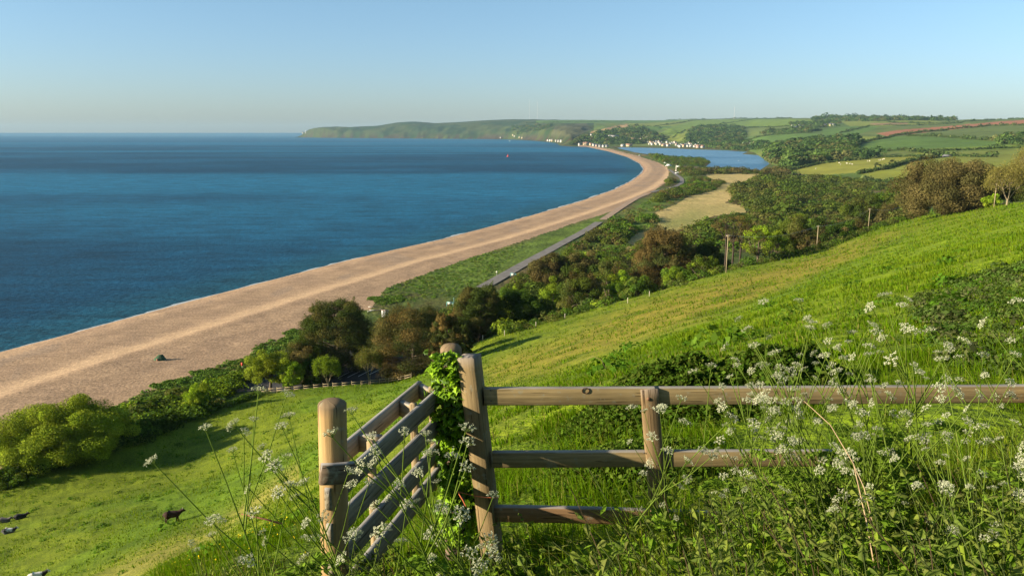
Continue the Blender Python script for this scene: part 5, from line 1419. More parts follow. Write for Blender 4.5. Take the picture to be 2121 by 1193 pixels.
M_NAIL = plain_mat('nail_steel', 0.6, 0.4)
for k_, (px_, py_, yy_) in enumerate([(1334, 938, YF - 0.024), (1362, 962, YF - 0.024), (1350, 1060, YF - 0.024), (1016, 808, YF - 0.012), (1017, 830, YF - 0.012), (1034, 940, YF - 0.012), (1035, 960, YF - 0.012)]):
    q_ = A(px_, py_, yy_) - np.array(fence.location)
    Geo().add(*tube([q_ + [0, 0.004, 0], q_ + [0, -0.002, 0]], [0.0042, 0.0038], 8, (0.06, 0.05, 0.045), True)).build('nail', M_NAIL, fence)
# round gate post
YP = 3.12
gp = empty('gate_post', (float(at_Y(690, 830, YP)[0]), YP, gz(-0.7, YP)))
tag(gp, 'stout round wooden post with weathered top at the near end of the gate', 'post')
round_post('post', A(697, 1290, YP), A(688, 838, YP), 0.0585, (0.33, 0.215, 0.095), gp, 11, 0.022)
# split in the timber
# gate of doubled planks
zt = at_Y(915, 795, 4.45)[2]
def Az(px, py, z): x, y = at_z(px, py, z); return np.array([float(x), float(y), float(z)])
gate = empty('wooden_gate', (-0.55, 3.8, gz(-0.55, 3.8)))
tag(gate, 'grey wooden kissing gate of doubled planks running from round post to ivy post', 'gate')
F1 = Az(914, 797, zt); F0 = Az(700, 992, zt)
dirg = (F1 - F0) / np.linalg.norm(F1 - F0)
F0 = F1 - dirg * 1.42
bh_ = 0.098
for k in range(4):
    dz = np.array([0, 0, -bh_ / 2 - k * 0.158])
    plank('plank', F0 + dz, F1 + dz, 0.028, bh_, (0, 0, 1), GREYW, gate, 20 + k)
sideg = np.cross(dirg, [0, 0, 1]); sideg /= np.linalg.norm(sideg)     # towards the right
B1 = Az(869, 790, zt); B0 = Az(722, 908, zt)
B0e = B1 + (B0 - B1) * 1.12
plank('plank', B0e + [0, 0, -0.05], B1 + [0, 0, -0.05], 0.028, 0.10, (0, 0, 1), (0.30, 0.255, 0.19), gate, 30)
def onF(px_):  # point on the front plank line below a photo column
    t_ = np.linspace(0, 1, 400); P = F0 + (F1 - F0) * t_[:, None]
    X_, _y = project(P[:, 0], P[:, 1], P[:, 2]); return P[np.argmin(np.abs(X_ - px_))]
def onB(px_):
    t_ = np.linspace(0, 1, 400); P = B0e + (B1 - B0e) * t_[:, None]
    X_, _y = project(P[:, 0], P[:, 1], P[:, 2]); return P[np.argmin(np.abs(X_ - px_))]
for k, (bx, fx_) in enumerate([(867, 903), (826, 868), (740, 800)]):
    a_ = onB(bx) + [0, 0, -0.05]; b_ = onF(fx_) + [0, 0, -0.05]
    dd_ = (b_ - a_) / np.linalg.norm(b_ - a_)
    plank('crosspiece', a_ + dd_ * 0.016, b_ - dd_ * 0.03, 0.04, 0.085, (0, 0, 1), (0.28, 0.22, 0.14), gate, 40 + k)
for k, fx_ in enumerate([905, 868, 782]):
    p_ = onF(fx_) - sideg * 0.031
    plank('upright', p_ + [0, 0, -0.62], p_ + [0, 0, 0.008], 0.034, 0.034, tuple(dirg), (0.30, 0.22, 0.12), gate, 50 + k)
# stub rail fixed to the round post at the near end
plank('batten', A(664, 981, YP - 0.15), A(738, 976, YP - 0.075), 0.03, 0.085, (0, 0, 1), (0.15, 0.11, 0.075), gate, 60)

# ivy post and its ivy
YI = 4.42
ip = empty('gate_post', (float(at_Y(934, 730, YI)[0]), YI, gz(-0.35, YI)))
tag(ip, 'round wooden post smothered in bright green ivy', 'post')
round_post('post', A(944, 1150, YI), A(934, 724, YI), 0.062, (0.15, 0.10, 0.075), ip, 12, 0.035)
IV = np.array([[0, 0, 0], [0.12, 0.32, 0.0], [0.05, 0.52, -0.04], [0.38, 0.34, 0.02], [0.55, 0.42, -0.05], [0.62, 0.18, 0.02], [1.0, 0, -0.12]])
IVV = np.concatenate([IV, IV[1:-1] * [1, -1, 1], [[0.45, 0, 0.05]]]); s1 = [0, 1, 2, 3, 4, 5, 6]; s2 = [0, 7, 8, 9, 10, 11, 6]
IVT = np.array([[a_, b_, 12] for s_ in (s1, s2) for a_, b_ in zip(s_[:-1], s_[1:])])
r = np.random.default_rng(800)
n = 1700
t_ = r.random(n); pyv = 728 + 395 * t_
wid = np.interp(t_, [0, 0.08, 0.3, 0.5, 0.75, 1.0], [26, 36, 40, 34, 42, 34])
pxv = 936 + 12 * t_ + r.normal(size=n) * wid * 0.55 + np.interp(t_, [0, 0.3, 1], [-6, 2, 6])
Yv = YI - 0.085 - 0.09 * r.random(n) + np.abs(pxv - 940) * 0.0010
xx, yy, zz_ = at_Y(pxv, pyv, Yv)
azl = -PI * 0.62 + r.normal(size=n) * 0.9
keep = fbm(pxv / 14, pyv / 18, 3, 801) > 0.37
P = np.column_stack([xx, yy, zz_])[keep]; azl = azl[keep]; n = len(P)
iv = empty('ivy', (float(P[:, 0].mean()), YI, gz(-0.35, YI))); tag(iv, 'glossy green ivy climbing over the round post between gate and fence', 'ivy')
M_IVY = leaf_mat('ivy_leaf', 0.35, (1.3, 1.3, 0.5), 0.015)
V, Q, T, C = inst(IVV, None, IVT, frames(azl, -0.7 + r.normal(size=n) * 0.5, r.normal(size=n) * 0.5), P, 0.052 * (0.4 + 0.9 * r.random(n)), pal([(0.22, 0.36, 0.02), (0.28, 0.42, 0.03), (0.16, 0.28, 0.02), (0.07, 0.13, 0.015)], n, r) / 1.2)
mesh_np('leaf', V - np.array(iv.location), None, T, M_IVY, C, iv)
g = Geo()
for k in range(7):
    ph = r.random() * 6; t2 = np.linspace(0, 1, 14); py2 = 1130 - 380 * t2
    px2 = 940 + 8 * (1 - t2) + 18 * np.sin(t2 * 7 + ph) * 0.6; y2 = YI - 0.07 + 0.01 * np.cos(t2 * 9 + ph)
    g.add(*tube(np.column_stack(at_Y(px2, py2, y2)) - np.array(iv.location), 0.0035, 4, (0.22, 0.14, 0.09)))
g.build('stem', M_BARK, iv)
# orange twine between the posts
g = Geo().add(*tube([A(948, 1018, 4.05), A(975, 1025, 4.1), A(1006, 1030, 4.12), A(1035, 1030, 4.1)], 0.0025, 4, (0.55, 0.16, 0.07)))
g.add(*tube([A(948, 1018, 4.05), A(958, 1034, 4.04), A(967, 1052, 4.03)], 0.003, 4, (0.55, 0.16, 0.07)))
tag(g.build('twine', M_BARK, loc=A(948, 1018, 4.05)), 'short length of orange twine tied low to the leaning post', 'twine')

# =================================================================== cows
def skinned(name, verts, edges, radii, mat, C, parent=None, sub=2, loc=None, rz=0, scale=1.0):
    me = bpy.data.meshes.new(name + '_cage'); me.from_pydata([tuple(v) for v in verts], edges, [])
    o = bpy.data.objects.new(name + '_cage', me); scene.collection.objects.link(o)
    sk = o.modifiers.new('skin', 'SKIN'); sk.use_smooth_shade = True
    for i, rd in enumerate(radii): me.skin_vertices[0].data[i].radius = (rd if isinstance(rd, tuple) else (rd, rd))
    me.skin_vertices[0].data[0].use_root = True
    o.modifiers.new('sub', 'SUBSURF').levels = sub
    dg = bpy.context.evaluated_depsgraph_get(); dg.update()
    m2 = bpy.data.meshes.new_from_object(o.evaluated_get(dg)); bpy.data.objects.remove(o); bpy.data.meshes.remove(me)
    m2.name = name
    co = np.empty(len(m2.vertices) * 3, np.float32); m2.vertices.foreach_get('co', co); co = co.reshape(-1, 3)
    col = C(co) if callable(C) else np.tile(np.asarray(C, float), (len(co), 1))
    a = m2.color_attributes.new('col', 'FLOAT_COLOR', 'POINT'); a.data.foreach_set('color', np.concatenate([col, np.ones((len(co), 1))], 1).astype(np.float32).ravel())
    m2.materials.clear(); m2.materials.append(mat)
    ob = bpy.data.objects.new(name, m2); scene.collection.objects.link(ob)
    if parent: ob.parent = parent
    return ob
M_HIDE = plain_mat('hide', 0.75, 0.2, 4)
def cow_cage(pose):
    """+x is forward, feet at z = 0; body 1.6 m long"""
    V = []; E = []; Rr = []
    def add(p, rd, link=None):
        V.append(p); Rr.append(rd)
        if link is not None: E.append((link, len(V) - 1))
        return len(V) - 1
    lie = pose == 'lying'
    z = 0.42 if lie else 1.0
    a = add((0, 0, z), (0.38, 0.40)); b = add((-0.45, 0, z + 0.02), (0.35, 0.38), a); c = add((-0.80, 0, z + 0.08), (0.26, 0.30), b)
    d = add((0.42, 0, z - 0.02), (0.36, 0.43), a); e = add((0.70, 0, z + 0.06), (0.25, 0.31), d)
    up = pose != 'grazing'
    if up: n1 = add((0.92, 0, z + 0.24), (0.16, 0.20), e); h0 = add((1.10, 0, z + 0.38), (0.14, 0.15), n1); h1 = add((1.28, 0, z + 0.27), (0.10, 0.11), h0); h2 = add((1.41, 0, z + 0.17), (0.08, 0.085), h1)
    else: n1 = add((0.98, 0, z + 0.05), (0.13, 0.17), e); h0 = add((1.20, 0, z - 0.02), (0.12, 0.13), n1); h1 = add((1.33, 0, z - 0.20), (0.085, 0.095), h0); h2 = add((1.42, 0, z - 0.34), (0.07, 0.075), h1)
    for s in (-1, 1):
        er = add((V[h0][0] - 0.03, s * 0.15, V[h0][2] + 0.06), 0.04, h0); add((V[h0][0] - 0.06, s * 0.27, V[h0][2] + 0.04), 0.025, er)
    t1 = add((-0.95, 0, z + 0.05), 0.045, c); t2 = add((-0.99, 0, z - 0.35 if not lie else z - 0.2), 0.03, t1); add((-0.99, 0, max(0.1, z - 0.62)), 0.05, t2)
    for s in (-1, 1):
        if not lie:
            st = 0.08 * s
            f1 = add((0.50, s * 0.17, z - 0.28), 0.13, d); f2 = add((0.50 + st, s * 0.17, 0.42), 0.07, f1); f3 = add((0.49 + st, s * 0.17, 0.10), 0.05, f2); add((0.52 + st, s * 0.17, 0.03), 0.06, f3)
            r1 = add((-0.62, s * 0.18, z - 0.20), 0.17, b); r2 = add((-0.52 - st, s * 0.18, z - 0.38), 0.11, r1); r3 = add((-0.72 - st, s * 0.18, 0.46), 0.06, r2); r4 = add((-0.66 - st, s * 0.18, 0.10), 0.05, r3); add((-0.63 - st, s * 0.18, 0.03), 0.06, r4)
        else:
            f1 = add((0.55, s * 0.26, 0.20), 0.11, d); f2 = add((0.82, s * 0.28, 0.10), 0.07, f1); add((0.62, s * 0.30, 0.05), 0.05, f2)
            r1 = add((-0.40, s * 0.34, 0.20), 0.16, b); r2 = add((-0.10, s * 0.42, 0.10), 0.07, r1); add((-0.40, s * 0.46, 0.05), 0.05, r2)
    return V, E, Rr
def hornless(): pass
def cow(px, py, pose, rz, label, col, scale=1.0, Y=None, name='cow', group=None):
    py = py - 4
    P = hit(px, py, 40, 400) if Y is None else np.array([float(at_Y(px, py, Y)[0]), Y, gz(float(at_Y(px, py, Y)[0]), Y)])
    root = empty(name, P, rz); root.scale = (scale,) * 3
    tag(root, label, 'cow', group)
    V, E, Rr = cow_cage(pose)
    b = skinned('body', V, E, Rr, M_HIDE, col, root)
    h0 = np.array(V[6]); g = Geo()
    for s in (-1, 1):
        g.add(*tube([h0 + [0.0, s * 0.09, 0.10], h0 + [0.0, s * 0.15, 0.16], h0 + [0.02, s * 0.17, 0.23]], [0.025, 0.018, 0.005], 5, (0.45, 0.40, 0.3)))
    g.build('horns', M_HIDE, root)
    return root
def solid(c): return lambda co: np.tile(np.asarray(c, float), (len(co), 1))
def patch(seed, thr=0.5):
    def f(co):
        k = fbm(co[:, 0] * 2.1 + seed, co[:, 2] * 1.9 + co[:, 1] * 0.7, 2, seed)
        c = np.where((k > thr)[:, None], np.array((0.62, 0.60, 0.55)), np.array((0.018, 0.017, 0.018)))
        hd = co[:, 0] > 1.15; c[hd] = (0.62, 0.60, 0.55)
        bh = (co[:, 0] > 0.55) & (co[:, 0] < 1.15); c[bh] = (0.018, 0.017, 0.018)
        c[co[:, 2] < 0.5] = c[co[:, 2] < 0.5] * 0.6 + 0.08
        return c
    return f
cow(358, 1086, 'standing', 0.35, 'dark brown cow standing side on in the pasture', solid((0.040, 0.018, 0.011)), 1.0)
cow(18, 1108, 'lying', 0.35, 'black cow with a white band lying near the left edge', patch(3, 0.62), 0.85)
cow(42, 1078, 'lying', 0.5, 'black cow lying in the shade beyond the banded one', solid((0.02, 0.018, 0.018)), 0.85)
cow(8, 1086, 'lying', 0.2, 'grey cow lying at the very left edge', solid((0.10, 0.085, 0.085)), 0.85)
cow(78, 1212, 'standing', 0.45, 'black and white cow cut by the bottom edge', patch(8, 0.42), 0.85)

# pale cattle on the far pasture
ck = None
r = np.random.default_rng(820)
for i, (px, py) in enumerate([(1690, 351), (1738, 339), (1741, 342), (1754, 340), (1761, 341), (1765, 342), (1797, 335), (1821, 333), (1824, 333), (1828, 332), (1831, 331), (1801, 335)]):
    P = hit(px, py, 700, 3000)
    if ck is None:
        V, E, Rr = cow_cage('grazing'); root = empty('cow', P, 0.3)
        b = skinned('body', V, E, Rr, M_HIDE, (0.62, 0.56, 0.46), root, 1); ck = root; ckb = b
    else:
        root = ck.copy(); scene.collection.objects.link(root); root.location = P; root.rotation_euler = (0, 0, r.random() * 6)
        b = ckb.copy(); scene.collection.objects.link(b); b.parent = root
    root.scale = (1.3,) * 3
    tag(root, 'tiny pale animal grazing on the far yellow green pasture', 'cow', 'pale cattle grazing on the far pasture')

# =================================================================== poles and wires
M_POLE = plain_mat('pole_wood', 0.85, 0.2, 2, 0.8, 1.15, (1, 1, 0.1))
PO = []
for i, (px, pt, pb, Y, lb) in enumerate([(1508, 486, 550, 203, 'wooden pole in front of the bare pine trunks'), (1695, 467, 521, 250, 'wooden utility pole at the field edge left of the dark thicket'),
        (1802, 432, 478, 292, 'wooden utility pole midway between pines and oak'), (1888, 418, 450, 340, 'short looking utility pole at the left flank of the oak'), (2066, 366, 431, 236, 'wooden utility pole before the golden tree')]):
    X, _, Z = at_Y(px, pt, Y); X = float(X); zg = gz(X, Y)
    root = empty('utility_pole', (X, Y, zg)); tag(root, lb, 'pole', 'utility poles along the top of the tree belt')
    h = float(Z) - zg
    Geo().add(*tube([[0, 0, -0.3], [0.03, 0, h]], [0.13, 0.09], 8, (0.34, 0.27, 0.17), True)).build('shaft', M_POLE, root)
    g = Geo(); g.add(*box((0.03, 0, h - 0.35), (0.9, 0.09, 0.11), None, (0.40, 0.32, 0.2)))
    for s in (-0.38, 0, 0.38): g.add(*tube([[s, 0, h - 0.3], [s, 0, h - 0.14]], [0.05, 0.035], 6, (0.6, 0.58, 0.52), True))
    g.build('crossarm', M_POLE, root)
    PO.append(np.array([X, Y, zg + h - 0.2]))
M_WIRE = plain_mat('wire', 0.6, 0.3)
for i in range(3):
    a, b = PO[i], PO[i + 1]
    root = empty('power_line', tuple((a + b) / 2)); tag(root, ['sagging wires between the pine trunk pole and the next pole', 'sagging wires between the second and third poles', 'sagging wires running from the third pole to the oak'][i], 'wires')
    for s in (-0.38, 0.0, 0.38):
        t = np.linspace(0, 1, 18)[:, None]
        p = a + (b - a) * t + [s, 0, 0]; p[:, 2] -= (4 * t * (1 - t))[:, 0] * (1.6 + 0.3 * s)
        Geo().add(*tube(p - (a + b) / 2, 0.011, 4, (0.42, 0.42, 0.40))).build('wire', M_WIRE, root)

# =================================================================== car park fence, bays, paths
fpx = np.array([(540, 815), (600, 811), (660, 806), (720, 801), (780, 795), (830, 789), (852, 784)], float)
FW = []
for px, py in fpx:
    FW.append(hit(px, py, 100, 300)[:2])
FW = np.array(FW); L = np.concatenate([[0], np.cumsum(np.linalg.norm(np.diff(FW, axis=0), axis=1))])
root = empty('rail_fence', (FW[0][0], FW[0][1], gz(*FW[0]))); tag(root, 'pale post and rail fence along the near side of the car park', 'fence')
O = np.array(root.location)
ns = int(L[-1] / 1.8); s = np.linspace(0, L[-1], ns)
xs, ys = np.interp(s, L, FW[:, 0]), np.interp(s, L, FW[:, 1]); zs = H(xs, ys, True)
for x, y, z in zip(xs, ys, zs):
    Geo().add(*box(np.array([x, y, z + 0.6]) - O, (0.11, 0.11, 1.25), None, (0.33, 0.26, 0.15))).build('post', M_POLE, root)
for k in range(2):
    g = Geo()
    for i in range(ns - 1):
        g.add(*beam(np.array([xs[i], ys[i] - 0.08, zs[i] + 0.5 + 0.5 * k]) - O, np.array([xs[i + 1], ys[i + 1] - 0.08, zs[i + 1] + 0.5 + 0.5 * k]) - O, 0.045, 0.10, (0, 0, 1), (0.34, 0.27, 0.16)))
    g.build('rail', M_POLE, root)
M_PAINT = plain_mat('road_paint', 0.7, 0.2, 3)
g = Geo()
for k, (p0, p1) in enumerate([((700, 752), (716, 742)), ((712, 758), (728, 748)), ((724, 764), (742, 754)), ((690, 746), (704, 738)), ((600, 790), (622, 778)), ((700, 783), (730, 768)), ((720, 782), (752, 766)), ((742, 780), (772, 764)), ((765, 776), (795, 761)), ((800, 772), (822, 760))]):
    a = hit(*p0, 120, 400); b = hit(*p1, 120, 400)
    d = (b - a)[:2]; d /= np.linalg.norm(d); nrm = np.array([-d[1], d[0]]) * 0.09; t = np.linspace(0, 1, 12)
    cx_ = a[0] + (b[0] - a[0]) * t; cy_ = a[1] + (b[1] - a[1]) * t
    l = np.column_stack([cx_ + nrm[0], cy_ + nrm[1], H(cx_ + nrm[0], cy_ + nrm[1]) + 0.06]); q = np.column_stack([cx_ - nrm[0], cy_ - nrm[1], H(cx_ - nrm[0], cy_ - nrm[1]) + 0.06])
    i = np.arange(11); g.add(np.concatenate([l, q]), np.stack([i, i + 1, i + 13, i + 12], 1), None, (0.72, 0.72, 0.72))
tag(g.build('bay_markings', M_PAINT), kind='structure')

# =================================================================== beach things
M_CANVAS = plain_mat('canvas', 0.8, 0.2, 3)
P = hit(333, 745, 100, 400); root = empty('tent', P, 0.15); root.scale = (0.9, 0.9, 0.9); tag(root, 'small dark green tent pitched alone on the shingle', 'tent')
V = np.array([[-1.3, -1.0, 0], [1.2, -1.0, 0], [1.2, 1.0, 0], [-1.3, 1.0, 0], [-0.55, -0.15, 1.42], [0.6, -0.15, 1.5], [0.6, 0.15, 1.5], [-0.55, 0.15, 1.42], [-2.1, 0, 0.02]])
Q = np.array([[0, 1, 5, 4], [1, 2, 6, 5], [2, 3, 7, 6], [4, 5, 6, 7]]); T = np.array([[0, 4, 8], [4, 7, 8], [7, 3, 8]])
Geo().add(V, Q, T, (0.04, 0.085, 0.04)).build('canvas', M_CANVAS, root)
Geo().add(np.array([[-0.35, -0.80, 0.3], [0.35, -0.82, 0.3], [0.3, -0.35, 1.15], [-0.25, -0.35, 1.12]]) + [0, -0.03, 0], [[0, 1, 2, 3]], None, (0.02, 0.04, 0.02)).build('door_flap', M_CANVAS, root)
Geo().add(*tube([[0.6, 0, 0], [0.6, 0, 1.6]], 0.03, 5, (0.3, 0.3, 0.3))).build('pole', M_CANVAS, root)
P = hit(340, 745, 100, 400)
g = Geo(); g.add(*box((0, 0, 0.22), (0.45, 0.3, 0.44), None, (0.25, 0.12, 0.08))); g.add(*tube([[0.1, 0, 0.44], [0.1, 0, 0.6], [-0.1, 0, 0.6], [-0.1, 0, 0.44]], 0.02, 4, (0.1, 0.1, 0.1)))
tag(g.build('bag', M_CANVAS, loc=(0, 0, 0)), 'small dark bag on the shingle left of the tent', 'bag').location = hit(326, 747, 100, 400)
# white kiosk, driftwood
M_HUT = plain_mat('painted_board', 0.6, 0.3, 3, 0.93, 1.05)
P = hit(798, 657, 150, 500); root = empty('beach_hut', P, 0.5); tag(root, 'small white square hut at the edge of the shingle', 'hut')
Geo().add(*box((0, 0, 1.05), (1.7, 1.6, 2.1), None, (0.74, 0.76, 0.76))).build('wall', M_HUT, root)
Geo().add(*box((0, 0, 2.16), (1.95, 1.85, 0.12), None, (0.32, 0.24, 0.2))).build('roof', M_HUT, root)
Geo().add(*box((0.1, -0.82, 0.95), (0.75, 0.05, 1.75), None, (0.25, 0.42, 0.48))).build('door', M_HUT, root)
r = np.random.default_rng(830)
DL = ['long grey driftwood plank nearest the cypress tips', 'bleached driftwood beam lying by the white hut', 'thin dark driftwood board in the pile by the hut', 'short pale driftwood log at the front of the pile', 'crooked driftwood branch left of the hut', 'flat driftwood plank at the back of the pile']
for k in range(6):
    px, py = 762 + 30 * r.random(), 636 + 12 * r.random(); P = hit(px, py, 150, 500); a_ = r.normal() * 0.4; Ld = 1.2 + 1.6 * r.random()
    p = np.array([[-Ld / 2, 0, 0], [-Ld / 6, 0.05, 0.06], [Ld / 5, -0.08, 0.03], [Ld / 2, 0.04, 0.1]])
    o = Geo().add(*tube(p, [0.12, 0.16, 0.14, 0.07], 6, (0.5, 0.46, 0.40) if k % 2 else (0.2, 0.16, 0.13), True)).build('driftwood', M_BARK)
    o.location = P + [0, 0, 0.12]; o.rotation_euler = (0, 0, a_); tag(o, DL[k], 'driftwood', 'driftwood pile beside the hut')
# teal and white information board
def sign_board(px, py, w, h, zoff, label, teal=(0.18, 0.48, 0.45), Y0=150, two=True):
    P = hit(px, py, Y0, 600); root = empty('sign', P, 0.1); tag(root, label, 'sign')
    Geo().add(*box((0, 0, zoff + h / 2), (w, 0.08, h), None, (0.66, 0.70, 0.60))).build('panel', M_HUT, root)
    g = Geo()
    for s in ((-1, 1) if two else (0,)): g.add(*box((s * (w / 2 + 0.08), 0, (zoff + h) / 2), (0.15, 0.15, zoff + h), None, teal))
    g.build('post', M_HUT, root)
    Geo().add(*box((0, -0.05, zoff + h + 0.08), (w, 0.07, 0.14), None, teal)).build('header', M_HUT, root)
    return root
s_ = sign_board(932, 636, 1.9, 0.8, 0.9, 'teal framed notice board on the scrub left of the upright cypress')
Geo().add(*box((1.1, -0.1, 0.7), (0.5, 0.08, 0.7), None, (0.45, 0.60, 0.60))).build('side_panel', M_HUT, s_)
Geo().add(*tube([[1.3, 0, 0], [1.3, 0, 3.2]], 0.05, 5, (0.25, 0.45, 0.45))).build('pole', M_HUT, s_)
sign_board(1063, 573, 2.0, 0.9, 0.4, 'small teal and white road sign beside the coast road')
P = hit(1029, 572, 150, 600); root = empty('road_sign', P, 0); tag(root, 'small round white road sign on a short post', 'sign')
Geo().add(*tube([[0, 0, 0], [0, 0, 1.5]], 0.05, 5, (0.4, 0.4, 0.38))).build('post', M_HUT, root)
Geo().add(*tube([[0, -0.08, 1.7], [0, -0.05, 1.7]], 0.36, 12, (0.68, 0.66, 0.5), True)).build('disc', M_HUT, root)
P = hit(502, 762, 120, 400); root = empty('lifebuoy_stand', P); tag(root, 'red lifebuoy post among the green beach plants', 'lifebuoy')
Geo().add(*box((0, 0, 0.5), (0.1, 0.1, 1.0), None, (0.5, 0.45, 0.4))).build('post', M_HUT, root)
Geo().add(*box((0, -0.08, 1.0), (0.42, 0.16, 0.75), None, (0.62, 0.07, 0.04))).build('housing', M_HUT, root)
P = hit(455, 833, 100, 400); root = empty('hitching_rail', P, 0.1); tag(root, 'low pale wooden barrier by the little path', 'barrier')
for s in (-0.95, 0.95): Geo().add(*box((s, 0, 0.35), (0.12, 0.12, 0.8), None, (0.55, 0.50, 0.28))).build('post', M_POLE, root)
Geo().add(*box((0, -0.02, 0.79), (2.1, 0.14, 0.12), None, (0.60, 0.54, 0.30))).build('rail', M_POLE, root)
r = np.random.default_rng(835)
FPL = ['fence post in the field corner under the upright cypress', 'fence post right of the field corner by the dark hedge', 'thin fence post below the dark green tree', 'fence post beside the pale grey green bush', 'pale fence post near the bright green shrub', 'fence post standing just below the yellow green shrub']
for k, (px, py) in enumerate([(1000, 700), (1045, 690), (1110, 672), (1170, 655), (1300, 622), (1345, 608)]):
    P = hit(px, py + 6, 100, 500); o = Geo().add(*box((0, 0, 0.6), (0.13, 0.13, 1.4), None, (0.5, 0.44, 0.34))).build('fence_post', M_POLE); o.location = P
    tag(o, FPL[k], 'post')

# =================================================================== far buildings
M_WALL = plain_mat('render_wall', 0.8, 0.2, 0.5, 0.93, 1.05); M_ROOF = plain_mat('slate', 0.8, 0.2, 1.0, 0.85, 1.15)
def house(P, w, d, h, rz, wall, roof, label, group=None, name='house', chim=True, win=False, base=3.0):
    root = empty(name, P, rz); tag(root, label, 'house' if name == 'house' else 'building', group)
    rh = d * 0.42; x, y = w / 2, d / 2
    V = np.array([[-x, -y, -base], [x, -y, -base], [x, y, -base], [-x, y, -base], [-x, -y, h], [x, -y, h], [x, y, h], [-x, y, h], [-x, 0, h + rh], [x, 0, h + rh]])
    Geo().add(V, [[0, 1, 5, 4], [2, 3, 7, 6], [1, 2, 6, 5], [3, 0, 4, 7]], [[5, 6, 9], [7, 4, 8]], wall).build('wall', M_WALL, root)
    o = 0.35; k = rh / y
    zt_ = h + rh + 0.06; ze = h - o * k + 0.06
    V = np.array([[-x - o, -y - o, ze], [x + o, -y - o, ze], [x + o, 0, zt_], [-x - o, 0, zt_], [-x - o, y + o, ze], [x + o, y + o, ze]])
    V2 = V + [0, 0, 0.18]
    rf = Geo().add(np.concatenate([V, V2]), [[0, 1, 2, 3], [3, 2, 5, 4], [6, 9, 8, 7], [9, 10, 11, 8], [0, 6, 7, 1], [4, 5, 11, 10], [0, 3, 9, 6], [3, 4, 10, 9], [1, 7, 8, 2], [2, 8, 11, 5]], None, roof).build('roof', M_ROOF, root)
    if chim: Geo().add(*box((x * 0.7, 0, h + rh + 0.5), (0.9, 0.7, 1.6), None, wall)).build('chimney', M_WALL, rf)
    if win:
        n = max(2, int(w / 4))
        for i in range(n):
            for fl in range(max(1, int(h / 2.8))):
                Geo().add(*box((-x + (i + 0.5) * w / n, -y - 0.03, 1.4 + fl * 2.7), (1.3, 0.1, 1.3), None, (0.05, 0.06, 0.07))).build('window', M_ROOF, root)
    return root
WH = (0.44, 0.42, 0.38); CRM = (0.42, 0.33, 0.20); PINK = (0.40, 0.28, 0.22); SL = (0.10, 0.11, 0.13); RD = (0.30, 0.17, 0.12); GRW = (0.28, 0.27, 0.25)
